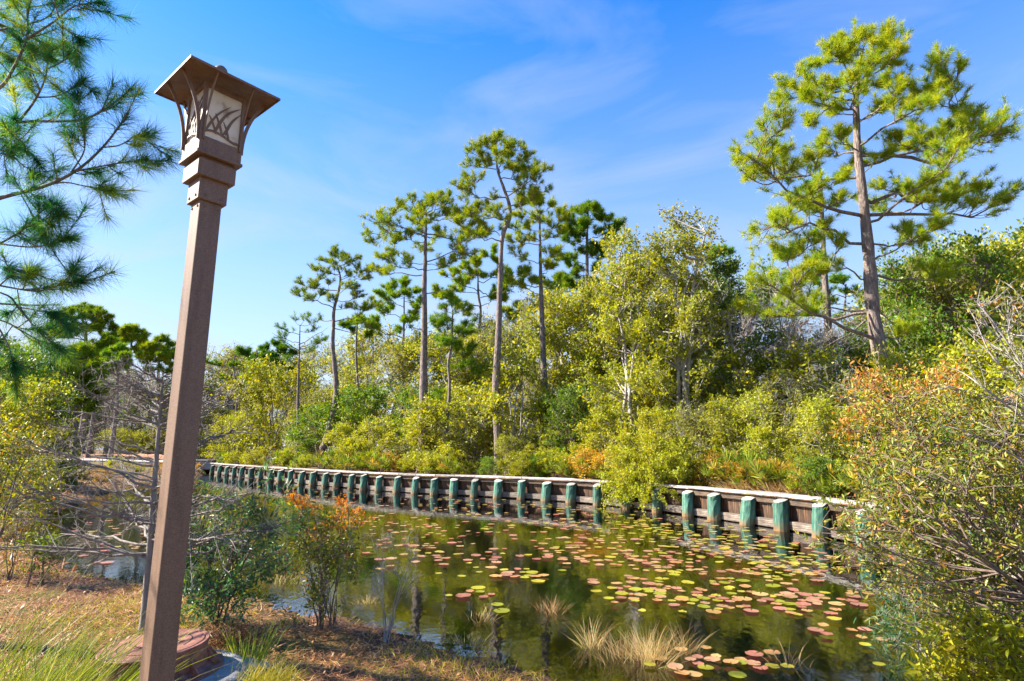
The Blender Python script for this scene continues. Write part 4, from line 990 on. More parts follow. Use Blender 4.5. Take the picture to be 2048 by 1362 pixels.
for px in np.arange(425, 2200, 54):
    D = _r.uniform(9, 15) if px > 620 else _r.uniform(6, 12)
    k = pick('tall_yellow', 'tall_yellow', 'tall_olive', 'tall_olive', 'tall_yellow', 'tall_yellow') if px < 1450 else pick('tall_olive', 'tall_bare', 'tall_bare', 'tall_green') if px < 1800 else pick('tall_yellow', 'tall_olive', 'tall_green', 'tall_yellow')
    plan4.append((px + _r.uniform(-18, 18), np.interp(px, SKY_X, SKY_Y) + _r.uniform(-22, 28), D, k, _r.uniform(.85, 1.2)))
row(plan4, 'at the back of the thicket', 'trees at the back of the thicket', 101)
plan3 = []; _r = np.random.default_rng(92)
for px in np.arange(440, 2150, 58):
    top = np.interp(px, [440, 640, 900, 1150, 1500, 1800, 2100], [800, 775, 765, 740, 755, 765, 690]) + _r.uniform(-60, 60)
    plan3.append((px + _r.uniform(-20, 20), top, _r.uniform(4.2, 7.5), pick('mid_yellow', 'mid_yellow', 'mid_yellow', 'mid_olive', 'mid_yellow', 'mid_yellow', 'mid_green') if px < 1450 else pick('mid_olive', 'mid_bare', 'mid_olive', 'mid_yellow') if px < 1780 else pick('mid_yellow', 'mid_yellow', 'mid_olive'), _r.uniform(.85, 1.35)))
row(plan3, 'in the middle of the thicket', 'shrubs in the middle of the thicket', 102)
plan2 = []; _r = np.random.default_rng(94)
for px in np.arange(450, 2000, 50):
    top = np.interp(px, [450, 640, 900, 1150, 1500, 1800, 2100], [868, 858, 842, 835, 840, 835, 820]) + _r.uniform(-62, 52)
    plan2.append((px + _r.uniform(-18, 18), top, _r.uniform(2.2, 4.2), pick('mid_yellow', 'mid_yellow', 'mid_yellow', 'mid_green', 'mid_yellow', 'mid_olive'), _r.uniform(.9, 1.5)))
row(plan2, 'near the front of the thicket', 'shrubs near the front of the thicket', 103)
plan1 = []; _r = np.random.default_rng(95)
for px in np.arange(440, 1960, 42):
    top = np.interp(px, [440, 640, 900, 1150, 1500, 1800, 2000], [908, 905, 915, 915, 915, 930, 930]) + _r.uniform(-20, 14)
    plan1.append((px + _r.uniform(-12, 12), top, _r.uniform(.7, 1.9), pick('small_yellow', 'small_yellow', 'small_green', 'small_orange', 'small_yellow'), _r.uniform(1.0, 1.5)))
row(plan1, 'along the bulkhead edge', 'low shrubs along the bulkhead edge', 104)
# far left, beyond the path and on the left bank
planL = [(px + _r.uniform(-12, 12), np.interp(px, [-120, 60, 200, 330, 420], [680, 735, 750, 755, 735]) + _r.uniform(-25, 35), _r.uniform(66, 74), pick('tall_green', 'tall_olive', 'tall_green', 'tall_bare', 'tall_yellow'), _r.uniform(1.0, 1.5)) for px in np.arange(-100, 440, 36)]
row(planL, 'beyond the path on the far left', 'trees beyond the path', 105)
planM = [(px + _r.uniform(-12, 12), _r.uniform(840, 880), _r.uniform(62, 65), pick('mid_yellow', 'mid_olive', 'mid_yellow', 'mid_green'), _r.uniform(1.2, 1.7)) for px in np.arange(60, 430, 40)]
row(planM, 'on the clay bank beyond the path', 'shrubs on the clay bank', 106)
planN = [(-30, 700, 24, 'mid_green', 1.2), (20, 760, 20, 'mid_yellow', 1.1), (75, 780, 27, 'mid_green', 1.1), (-20, 870, 13, 'mid_yellow', .9), (40, 860, 17, 'mid_olive', 1.0), (100, 850, 33, 'mid_yellow', 1.0)]
row(planN, 'on the left bank behind the near pine', 'shrubs on the left bank', 107)
planO = [(150, 925, 26, 'small_green', 1.2), (60, 950, 19, 'small_orange', 1.1), (210, 935, 31, 'small_orange', 1.3), (270, 925, 36, 'small_yellow', 1.2), (330, 925, 42, 'small_orange', 1.4), (120, 965, 21, 'small_yellow', .8), (395, 925, 48, 'small_orange', 1.3), (235, 915, 41, 'small_yellow', 1.3)]
row(planO, 'on the left bank below the path', 'low shrubs below the path', 108)

# two big broadleaf trees and the bush hanging over the bulkhead
def big_tree(label, seed, px, Y, top, W, ncl, mat, lowy, name='broadleaf_tree', **kw):
    b = at(px, 890, Y); g0 = gz(b[0], Y); H = at(px, top, Y)[2] - g0
    d = plant_proto('big', seed, mat, M['grey_twig'], .13, .07, H=H, W=W, ncl=ncl, nst=4, low=lowy, nleaf=19, sec=10, trunk_r=.11, twig=.01, **kw)
    place_proto(d, name, label, 'tree', (b[0], Y, g0), 0, (1, 1, 1))
big_tree('tallest yellow-green broadleaf tree with a loose pointed crown, in front of the dark pine', 111, 1368, 22.5, 398, 4.9, 100, M['lf_yellow'], .10, profile=(.30, .74), clr=.62)
big_tree('yellow-green broadleaf tree leaning against the left of the tallest broadleaf tree', 112, 1262, 23.5, 458, 4.2, 78, M['lf_yellow'], .10, profile=(.36, .68), clr=.62)
big_tree('thin dark-leaved tree between the tallest broadleaf tree and the tallest pine', 113, 1488, 23.5, 512, 2.8, 45, M['lf_green'], .15, profile=(.5, .55), clr=.6)
def hanging_bush():
    s = float(bulk_at_px(1292)); p, a = bulk_pt(s); rng = np.random.default_rng(114)
    out = np.array([math.sin(a), -math.cos(a)]); cen = []
    for _ in range(150):
        f = rng.uniform(-.9, 1.1); l = rng.uniform(-1, 1) * (1.75 - .45 * abs(f))
        top = 2.5 - 1.3 * max(0, f) - .6 * abs(l); z = -.6 + (top + .6) * rng.random() ** 1.2 if f > .2 else rng.uniform(.15, top)
        cen.append([l * math.cos(a) + out[0] * (f * .85), l * math.sin(a) + out[1] * (f * .85), z])
    d = plant_proto('hanging', 115, M['lf_yellow'], M['twig'], .075, .04, H=2.4, W=3.0, ncl=150, nst=7, nleaf=22, sec=7, trunk_r=.02, twig=.004, clr=.34, centers=cen)
    q = p - out * .75
    place_proto(d, 'shrub', 'bright yellow-green bush spilling over the bulkhead cap to the water', 'shrub', (q[0] + out[0] * .75, q[1] + out[1] * .75, .8), 0, (1, 1, 1))
hanging_bush()

# saw palmettos
def palmetto_mesh(seed):
    rng = np.random.default_rng(seed); st, lf = Geo(), Geo()
    for k in range(11):
        a = rng.uniform(0, 2 * np.pi); el = rng.uniform(.5, 1.3); d = np.array([math.cos(a) * math.cos(el), math.sin(a) * math.cos(el), math.sin(el)])
        l = rng.uniform(.35, .75); e = d * l; tube(st, bez(np.zeros(3), e * .5 + [0, 0, .05], e, 5), np.linspace(.009, .006, 5), 4)
        sd = nrm(np.cross(d, [0, 0, 1])); n = 20; an = np.linspace(-1.9, 1.9, n)
        D = nrm(d * np.cos(an)[:, None] + sd * np.sin(an)[:, None] + np.cross(sd, d) * .25 + rng.normal(size=(n, 3)) * .06)
        L_ = rng.uniform(.34, .5) * (1 - .18 * np.abs(an) / 1.9); V, F = leaves_flat(np.repeat(e[None], n, 0), D, L_, .042, rng, 1.5); lf.add(V, F, np.repeat(np.clip(rng.normal(.5, .2) + rng.normal(size=n) * .1, 0, 1), 4))
    return st.mesh('palmetto_stalks', M['twig']), lf.mesh('palmetto_fans', M['palmetto'])
PAL = [palmetto_mesh(s) for s in (121, 122, 123)]
def palmettos():
    r = np.random.default_rng(124)
    spots = [(640, 1.2, 1.2), (668, 1.6, 1.3), (700, 1.0, 1.2), (728, 1.8, 1.3), (760, 1.1, 1.1), (1110, 1.2, 1.0), (1140, .9, 1.05), (1170, 1.3, 1.1), (1195, .8, .9), (1440, .9, 1.0), (1462, 1.4, 1.2), (1490, 1.0, 1.0), (1512, 1.5, 1.2), (1536, .9, 1.0), (1560, 1.3, 1.1), (1600, .8, .9), (1655, .7, .8), (1690, 1.0, .9), (1730, .7, .85), (560, 1.3, 1.2), (595, .9, 1.1), (850, 1.0, .9), (905, .8, .9)]
    for k, (px, D, s) in enumerate(sorted(spots)):
        bp, _ = bulk_pt(float(bulk_at_px(px))); Y = bp[1] + D; b = at(px, 930, Y); m = PAL[r.integers(3)]
        o = thing('saw_palmetto', f'fan-leaved saw palmetto behind the bulkhead cap, {ORD[k]} from the left', 'palmetto', (b[0], Y, gz(b[0], Y)), r.uniform(0, 6.28), 'saw palmettos along the bulkhead')
        o.scale = (s, s, s); tag(link('stalks', m[0], o), kind='stuff'); tag(link('fans', m[1], o), kind='stuff')
palmettos()

# ------------------------------------------------------------------ bare cypress behind the lamp post
def build_cypress():
    rng = np.random.default_rng(131)
    b = at_z(288, 1262, .22); base = np.array([b[0], b[1], gz(b[0], b[1]) - .05]); Y = b[1]
    o = thing('bare_cypress', 'leafless grey cypress sapling with fine drooping twigs behind the lamp post', 'tree', tuple(base))
    trunk = catmull([base, at(292, 1200, Y), at(300, 1100, Y), at(308, 980, Y), at(316, 880, Y), at(322, 800, Y), at(326, 745, Y)], 5)
    tr = np.linspace(.042, .008, len(trunk)); tr[:3] *= [1.35, 1.2, 1.1]
    g = Geo(); tube(g, trunk, tr, 9); link('trunk', g.mesh('trunk', M['cypress'], base, True), o)
    fine = Geo()
    for k in range(74):
        f = rng.uniform(.25, .98); p, _ = along(trunk, [f]); p = p[0]
        a = rng.uniform(0, 2 * np.pi)
        if rng.random() < .55: a = rng.choice([0.0, math.pi]) + rng.normal() * .5
        l = (1.25 * (1.12 - f) + .25) * rng.uniform(.7, 1.15) * (1.15 if math.cos(a) < 0 else 1.0)
        d = np.array([math.cos(a), math.sin(a) * .85, rng.uniform(.05, .40)])
        P = bez(p, p + d * l * .55, p + d * l + [0, 0, rng.uniform(-.05, .18) * l], 9); P[1:] += rng.normal(size=(8, 3)) * .012
        g = Geo(); tube(g, P, np.linspace(.014 * (1.25 - f * .6), .004, 9), 5); link('branch', g.mesh('branch', M['cypress'], base, True), o)
        for t in rng.uniform(.15, 1.0, 11):
            q, tg = along(P, [t]); q, tg = q[0], tg[0]
            d2 = nrm(tg * .9 + runit(rng, 1)[0] * .75 + [0, 0, .1]); l2 = l * rng.uniform(.16, .42) * (1.25 - .6 * t)
            tw = bez(q, q + d2 * l2 * .5 + rng.normal(size=3) * .02, q + d2 * l2, 5); tube(fine, tw, np.linspace(.0045, .0022, 5), 3)
            for _ in range(4):
                q2, t3 = along(tw, [rng.uniform(.2, 1)]); d3 = nrm(t3[0] * .8 + runit(rng, 1)[0] * .8); l3 = l2 * rng.uniform(.25, .6)
                tube(fine, np.array([q2[0], q2[0] + d3 * l3 * .5, q2[0] + d3 * l3 + rng.normal(size=3) * .01]), np.array([.0025, .002, .0015]), 3)
    tag(link('twigs', fine.mesh('twigs', M['cypress'], base), o), kind='stuff')
build_cypress()

# ------------------------------------------------------------------ shrubs on the near shore
def near_shrub(name, label, seed, mat, base_px, z, H, W, ncl, leafL, leafW, nleaf, Y=None, cen=None, wood='twig', rshift=.1, cat='shrub', nst=6, sec=6, clr=.22, tr=.014, tert=0, low=.2, lean=(0, 0), scale=1.0):
    b = at_z(base_px[0], base_px[1], z); g0 = gz(b[0], b[1])
    d = plant_proto(name, seed, mat, M[wood], leafL, leafW, fold=True, rshift=rshift, H=H, W=W, ncl=ncl, nst=nst, low=low, nleaf=nleaf, sec=sec, clr=clr, trunk_r=tr, twig=.0028, tert=tert, offs=.05, centers=cen, lean=lean)
    return place_proto(d, name, label, cat, (b[0], b[1], g0 - .02), 0, (scale,) * 3)
def px_cloud(rng, pts, Y, base, sy=.35):
    """clump centres relative to the base from (x, y, spread px, count)"""
    out = []
    for x, y, s, n in pts:
        for _ in range(n):
            out.append(at(x + rng.normal() * s, y + rng.normal() * s, Y + rng.normal() * sy) - base)
    c = np.array(out); c[:, 2] = np.maximum(c[:, 2], .06); return c
def shore_shrubs():
    rng = np.random.default_rng(141)
    b = at_z(425, 1240, .18); base = np.array([b[0], b[1], gz(b[0], b[1])])
    c = px_cloud(rng, [(420, 1180, 40, 10), (400, 1120, 30, 8), (460, 1140, 35, 9), (500, 1070, 35, 10), (550, 1020, 28, 9), (450, 1050, 35, 8), (480, 1180, 25, 6), (400, 1210, 20, 5), (530, 1110, 25, 5), (420, 1020, 25, 4)], b[1], base)
    near_shrub('wax_myrtle', 'dark green wax myrtle with slender stems right beside the lamp post', 142, M['lf_myrtle'], (425, 1240), .18, 1.3, 1.1, len(c), .07, .022, 6, cen=c, nst=8, clr=.17, tr=.013)
    b = at_z(645, 1255, .12); base = np.array([b[0], b[1], gz(b[0], b[1])])
    c = px_cloud(rng, [(640, 1130, 38, 12), (600, 1110, 25, 6), (690, 1100, 25, 6), (640, 1080, 35, 8), (680, 1040, 22, 5), (600, 1060, 22, 4), (630, 1190, 25, 4)], b[1], base, .28)
    near_shrub('shore_shrub', 'open olive-green shrub with splayed pale stems at the water edge', 143, M['lf_bay'], (645, 1255), .12, 1.1, .9, len(c), .05, .019, 5, cen=c, nst=7, clr=.14, tr=.011, rshift=-.05)
    c = px_cloud(rng, [(595, 985, 10, 3), (620, 1000, 12, 3), (680, 1015, 12, 4), (715, 1020, 10, 3), (690, 1045, 14, 4), (650, 1040, 14, 3)], b[1] + .25, np.array([b[0] + .05, b[1] + .25, base[2]]), .12)
    d = plant_proto('bronze_shrub', 144, M['lf_orange'], M['twig'], .03, .012, fold=True, rshift=.3, H=1.1, W=.6, ncl=len(c), nst=6, nleaf=12, sec=6, clr=.11, trunk_r=.007, twig=.0025, offs=.04, centers=c)
    place_proto(d, 'bronze_shrub', 'thin bronze-tipped shrub rising behind the open olive shrub', 'shrub', (b[0] + .05, b[1] + .25, base[2] - .05), 0, (1, 1, 1))
    b = at_z(768, 1285, .06); base = np.array([b[0], b[1], gz(b[0], b[1])])
    c = px_cloud(rng, [(750, 1130, 22, 6), (800, 1110, 20, 6), (830, 1100, 14, 4), (770, 1070, 18, 4), (740, 1180, 14, 3), (815, 1160, 14, 3)], b[1], base, .15)
    d = plant_proto('sapling', 145, M['lf_yellow'], M['grey_twig'], .035, .014, fold=True, H=.9, W=.5, ncl=len(c), nst=6, nleaf=1, sec=4, tert=2, clr=.11, trunk_r=.007, twig=.002, offs=.05, centers=c)
    place_proto(d, 'bare_sapling', 'pale bare-twigged sapling standing at the water edge, right of the olive shrub', 'shrub', tuple(base - [0, 0, .02]), 0, (1, 1, 1))
    for k, (x, y, zz, top, lab, mt, wd) in enumerate([(20, 1150, .25, 1000, 'small dry-leaved shrub at the left picture edge by the water', M['lf_olive'], .55), (55, 1165, .22, 1040, 'thin green-leaved sapling, left one of the pair on the left shore', M['lf_green'], .35), (85, 1170, .2, 1060, 'thin green-leaved sapling, right one of the pair on the left shore', M['lf_green'], .3)]):
        b = at_z(x, y, zz); H = at(x, top, b[1])[2] - zz
        near_shrub('shore_sapling', lab, 150 + k, mt, (x, y), zz, H, wd, 14, .045, .018, 5, nst=4, sec=4, clr=.14, tr=.008, low=.3)
    # left edge mass: glossy olive bush
    b = at_z(-35, 1100, .4)
    near_shrub('olive_shrub', 'olive and orange leafy bush filling the left edge below the pine', 153, M['lf_bay'], (-30, 1120), .35, 2.0, 1.5, 45, .055, .024, 12, nst=7, sec=7, clr=.26, tr=.016, low=.25, rshift=.1)
shore_shrubs()

# ------------------------------------------------------------------ big shrub on the right
def right_shrub():
    rng = np.random.default_rng(161)
    B = np.array([4.55, 4.75, gz(4.55, 4.75)])
    Y = 5.2
    c = px_cloud(rng, [(1980, 1250, 45, 9), (1900, 1200, 50, 14), (1980, 1120, 55, 16), (1880, 1110, 55, 16), (1790, 1150, 40, 9), (1960, 1000, 60, 18), (1860, 1000, 55, 18), (1780, 1040, 45, 13), (1700, 1060, 40, 9), (1650, 1050, 25, 6), (1920, 915, 50, 12), (1990, 890, 50, 9), (1820, 925, 45, 10), (1760, 950, 40, 9), (1850, 860, 40, 5), (1950, 840, 45, 6), (2040, 950, 40, 8), (1720, 1000, 30, 5), (1830, 1210, 40, 6), (2060, 1080, 40, 8), (1780, 860, 25, 6)], Y, B, .5)
    d = plant_proto('bay_shrub', 162, M['lf_bay'], M['twig'], .062, .02, fold=True, rshift=.12, H=2.6, W=3, ncl=len(c), nst=16, nleaf=8, sec=5, clr=.27, trunk_r=.022, twig=.0035, offs=.08, centers=c)
    place_proto(d, 'bay_shrub', 'large glossy-leaved shrub filling the lower right corner over the water', 'shrub', tuple(B - [0, 0, .05]), 0, (1, 1, 1))
    # bronze-tipped tall stems
    c = px_cloud(rng, [(1740, 800, 34, 7), (1770, 830, 38, 7), (1800, 800, 34, 6), (1850, 770, 22, 5), (1730, 760, 16, 4), (1880, 740, 18, 4), (1820, 850, 30, 6), (1700, 850, 20, 4)], 6.0, B + [.5, .6, 0], .3)
    d = plant_proto('bronze_shrub', 163, M['lf_bay'], M['twig'], .055, .02, fold=True, rshift=.42, H=3, W=2, ncl=len(c), nst=9, nleaf=9, sec=6, clr=.2, trunk_r=.018, twig=.0035, offs=.08, centers=c)
    place_proto(d, 'bronze_shrub', 'tall shrub with rusty orange leaf tips rising above the large glossy shrub', 'shrub', tuple(B + [.5, .6, -.05]), 0, (1, 1, 1))
    c = px_cloud(rng, [(2040, 640, 25, 4), (2010, 680, 25, 4), (2050, 730, 30, 5), (2000, 790, 25, 3), (2060, 830, 30, 4), (1960, 590, 10, 2), (2030, 600, 15, 3)], 5.0, B + [.5, .1, 0], .25)
    d = plant_proto('right_edge_shrub', 164, M['lf_bay'], M['grey_twig'], .06, .022, fold=True, rshift=.2, H=3, W=1.5, ncl=len(c), nst=5, nleaf=5, sec=5, tert=1, clr=.26, trunk_r=.016, twig=.004, offs=.05, centers=c)
    place_proto(d, 'bronze_shrub', 'sparse grey-stemmed shrub with orange leaves at the right picture edge', 'shrub', tuple(B + [.5, .1, -.05]), 0, (1, 1, 1))
    # bare grey stems leaning in from the right
    o = thing('bare_branches', 'bare grey branches leaning in from the right edge above the glossy shrub', 'branches', tuple(B + [.9, .3, 0]))
    base = B + [.9, .3, 0]; fine = Geo()
    for pts in ([(2160, 960), (2060, 850), (1960, 770), (1925, 745)], [(2160, 900), (2050, 820), (1960, 790), (1890, 770)], [(2150, 800), (2060, 760), (1990, 720), (1950, 640)], [(2160, 1000), (2060, 930), (1970, 880), (1900, 850)], [(2150, 860), (2060, 870), (1990, 860), (1930, 830)], [(2150, 700), (2070, 690), (2000, 650), (1940, 640)]):
        P = catmull([at(x, y, 4.9 + rng.normal() * .1) for x, y in pts], 5); P = np.vstack([base + rng.normal(size=3) * [.1, .1, 0], (base + P[0]) / 2 + [.15, 0, 0], P])
        g = Geo(); tube(g, P, np.linspace(.013, .003, len(P)), 5); link('branch', g.mesh('branch', M['grey_twig'], base, True), o)
        for t in rng.uniform(.3, 1, 8):
            q, tg = along(P, [t]); d2 = nrm(tg[0] + runit(rng, 1)[0] * .6); l = rng.uniform(.1, .4); tube(fine, bez(q[0], q[0] + d2 * l * .5 + rng.normal(size=3) * .02, q[0] + d2 * l, 4), np.linspace(.004, .0015, 4), 3)
    tag(link('twigs', fine.mesh('twigs', M['grey_twig'], base), o), kind='stuff')
    # low broad-leaved bush in the bottom right corner
    B2 = np.array([3.75, 4.35, gz(3.75, 4.35)])
    c = px_cloud(rng, [(1900, 1330, 35, 8), (1960, 1290, 30, 8), (2020, 1320, 30, 7), (1870, 1370, 30, 5), (2030, 1260, 25, 4), (1830, 1350, 22, 4)], 4.5, B2, .15)
    d = plant_proto('low_bay_shrub', 165, M['lf_yellow'], M['twig'], .075, .026, fold=True, rshift=.05, H=.9, W=1, ncl=len(c), nst=6, nleaf=9, sec=5, clr=.15, trunk_r=.01, twig=.003, offs=.08, centers=c)
    place_proto(d, 'low_shrub', 'low yellow-green broad-leaved bush in the bottom right corner', 'shrub', tuple(B2 - [0, 0, .03]), 0, (1, 1, 1))
    d = plant_proto('sedge_bush', 166, M['lf_myrtle'], M['grey_twig'], .09, .012, fold=True, H=.7, W=1.1, ncl=26, nst=6, nleaf=9, sec=5, clr=.2, trunk_r=.008, twig=.002, low=.1)
    q = at_z(1790, 1330, 0); place_proto(d, 'willow_shrub', 'dark narrow-leaved shrub dipping into the water below the glossy shrub', 'shrub', (q[0] + .3, q[1] - .1, -.1), 0, (1, 1, 1))
right_shrub()

# ------------------------------------------------------------------ grasses
def tussock(name, label, base, n, L, W, mat, seed, spread=.12, lean=(.25, 0), tilt=.5, bend=.35, cat='grass tuft', group=None, rc=.5):
    rng = np.random.default_rng(seed); P = np.c_[rng.normal(size=(n, 2)) * spread, np.zeros(n)]
    P[:, 2] = ground_fast(P[:, :2] + np.asarray(base)[:2]) - base[2] - .01 if base[2] > 0 else 0
    D = nrm(np.c_[rng.normal(size=(n, 2)) * tilt + np.array(lean) + P[:, :2] / (spread * 4), np.ones(n)])
    V, F = blades(P, D, L * rng.uniform(.45, 1.1, n), W * rng.uniform(.7, 1.2, n), rng, bend)
    g = Geo(); g.add(V, F, np.repeat(np.clip(rng.normal(rc, .22, n), 0, 1), 8))
    o = link(name, g.mesh(name, mat), None, tuple(map(float, base))); return tag(o, label, cat, group)
def grasses():
    def gp(px, py, z): q = at_z(px, py, z); return (q[0], q[1], gz(q[0], q[1]))
    for k, (x, y, L_, n, lab) in enumerate([(60, 1430, .75, 420, 'tall green grass tuft leaning right in the bottom left corner'), (140, 1430, .55, 220, 'tall green grass tuft leaning right, next to the manhole'), (-40, 1380, .75, 300, 'tall green grass tuft cut by the left picture edge'), (120, 1385, .5, 260, 'shorter yellowish grass tuft between the tall green tufts')]):
        tussock('grass_tuft', lab, gp(x, y, .34), int(n * .55), L_ * 1.05, .0048, M['grass'], 171 + k, .15, (.40, .1), .3, .3, group='tall grass by the lamp post', rc=.52)
    tussock('grass_tuft', 'upright green grass tuft between the manhole and the olive shrub', gp(492, 1318, .27), 110, .40, .007, M['grass'], 176, .08, (.05, 0), .25, .2, rc=.35)
    tussock('grass_tuft', 'rounded yellow-brown grass cushion at the bottom edge right of the manhole', gp(512, 1356, .28), 900, .2, .005, M['moss_grass'], 177, .11, (0, 0), .75, .5, rc=.5)
    tussock('grass_tuft', 'dark dry grass tuft under the wax myrtle', gp(455, 1282, .22), 420, .22, .005, M['straw'], 178, .12, (.1, 0), .8, .5, rc=.2)
    # reeds standing in the shallows
    for k, (x, y, L_, n, sp, lab) in enumerate([(1300, 1318, .36, 230, .085, 'largest pale reed clump standing in the shallows'), (1185, 1290, .32, 80, .05, 'narrow pale reed clump left of the largest reed clump'), (1245, 1310, .26, 130, .1, 'low tangled reed clump between the two taller reed clumps'), (1100, 1222, .22, 90, .08, 'small rusty reed clump farthest out in the shallows'), (1365, 1300, .3, 70, .06, 'thin reed clump just right of the largest reed clump'), (1575, 1325, .24, 28, .08, 'sparse straw-coloured reeds near the bottom right shrubs'), (965, 1240, .2, 40, .09, 'sparse short reeds left of the rusty reed clump'), (940, 1290, .16, 50, .08, 'short brown reeds close to the bank litter'), (735, 1205, .14, 60, .06, 'little brown reed stub beside the bare sapling'), (560, 1165, .22, 60, .12, 'thin reeds in the water behind the two shore shrubs'), (140, 1085, .22, 260, .22, 'brown reed hummock in the left end of the pond')]):
        q = at_z(x, y, 0); tussock('reed_clump', lab, (q[0], q[1], -.03), n, L_, .0042, M['dry_grass'], 181 + k, sp, (.05, 0), .24, .55, 'reeds', 'reed clumps in the shallows', rc=.5 if k != 3 else .2)
    r = np.random.default_rng(199); k = 0
    ol = []
    while len(ol) < 16:                                         # straw hummocks along the left bank
        s = r.uniform(13, 46); x = np.interp(s, SHORE[::-1, 1], SHORE[::-1, 0]) - r.uniform(.2, 3.5); ol.append((float(proj([x, s, .2])[0]), x, s))
    for k, (_, x, y) in enumerate(sorted(ol)):
        tussock('grass_tuft', f'tawny grass hummock on the far left bank, {ORD[k]} from the left', (x, y, gz(x, y)), 420, .6, .02, M['dry_grass'], 200 + k, .32, (0, 0), .6, .5, group='tawny hummocks on the left bank', rc=.35)
grasses()

def litter():
    r = np.random.default_rng(211)
    def land(n, x0, x1, y0, y1, pw=1.0):
        P = np.c_[r.uniform(x0, x1, n), y0 + (y1 - y0) * r.random(n) ** pw]
        z = ground_fast(P); ok = (z > .015 + .05 * r.random(n)) & (seg_dist(P, BULK[::8]) > 3); return P[ok], z[ok]
    def flat(n, area, L0, L1, W, mat, name, label, cat, tilt=.18, rc=(.5, .22), pw=1.3):
        P, z = land(n, *area, pw); m = len(P); a = r.uniform(0, 2 * np.pi, m)
        D = nrm(np.c_[np.cos(a), np.sin(a), np.abs(r.normal(size=m)) * tilt]); V, F = leaves_flat(np.c_[P, z + r.uniform(.002, .03, m)], D, r.uniform(L0, L1, m), W, r, 2.5)
        clump = .5 + .5 * np.sin(P[:, 0] * 2.3 + 1.3 * np.sin(P[:, 1] * 1.9)) * np.cos(P[:, 1] * 2.1)
        g = Geo(); g.add(V, F, np.repeat(np.clip(r.normal(rc[0], rc[1], m) + .15 * (clump - .5), 0, 1), 4))
        tag(link(name, g.mesh(name, mat)), label, cat, kind='stuff')
    flat(90000, (-9.5, 1.2, 3.4, 11), .05, .17, .006, M['straw'], 'pine_straw', 'brown pine straw and dead leaves covering the near bank', 'straw')
    flat(30000, (-24, -4, 9, 40), .12, .35, .018, M['straw'], 'pine_straw', 'tan dead grass matted over the far left bank', 'straw', .5)
    flat(9000, (-9.5, 1.2, 3.4, 11), .03, .06, .022, M['straw'], 'fallen_leaves', 'curled fallen leaves scattered on the near bank', 'leaves', .5, (.45, .25))
    n = 60000; P, z = land(n, -10, .8, 3.6, 11.5); m0 = np.sin(P[:, 0] * 1.7 + 2.0) * np.cos(P[:, 1] * 1.3 + P[:, 0] * .6) + r.normal(size=len(P)) * .35
    ok = (m0 > .3); P, z = P[ok], z[ok]; m = len(P)
    D = nrm(np.c_[r.normal(size=(m, 2)) * .6, np.ones(m)]); V, F = blades(np.c_[P, z], D, r.uniform(.03, .12, m), .005, r, .5)
    g = Geo(); g.add(V, F, np.repeat(np.clip(r.normal(.55, .2, m), 0, 1), 8)); tag(link('bank_grass', g.mesh('bank_grass', M['moss_grass'])), 'short yellow-green grass patches on the near bank', 'grass', kind='stuff')
litter()

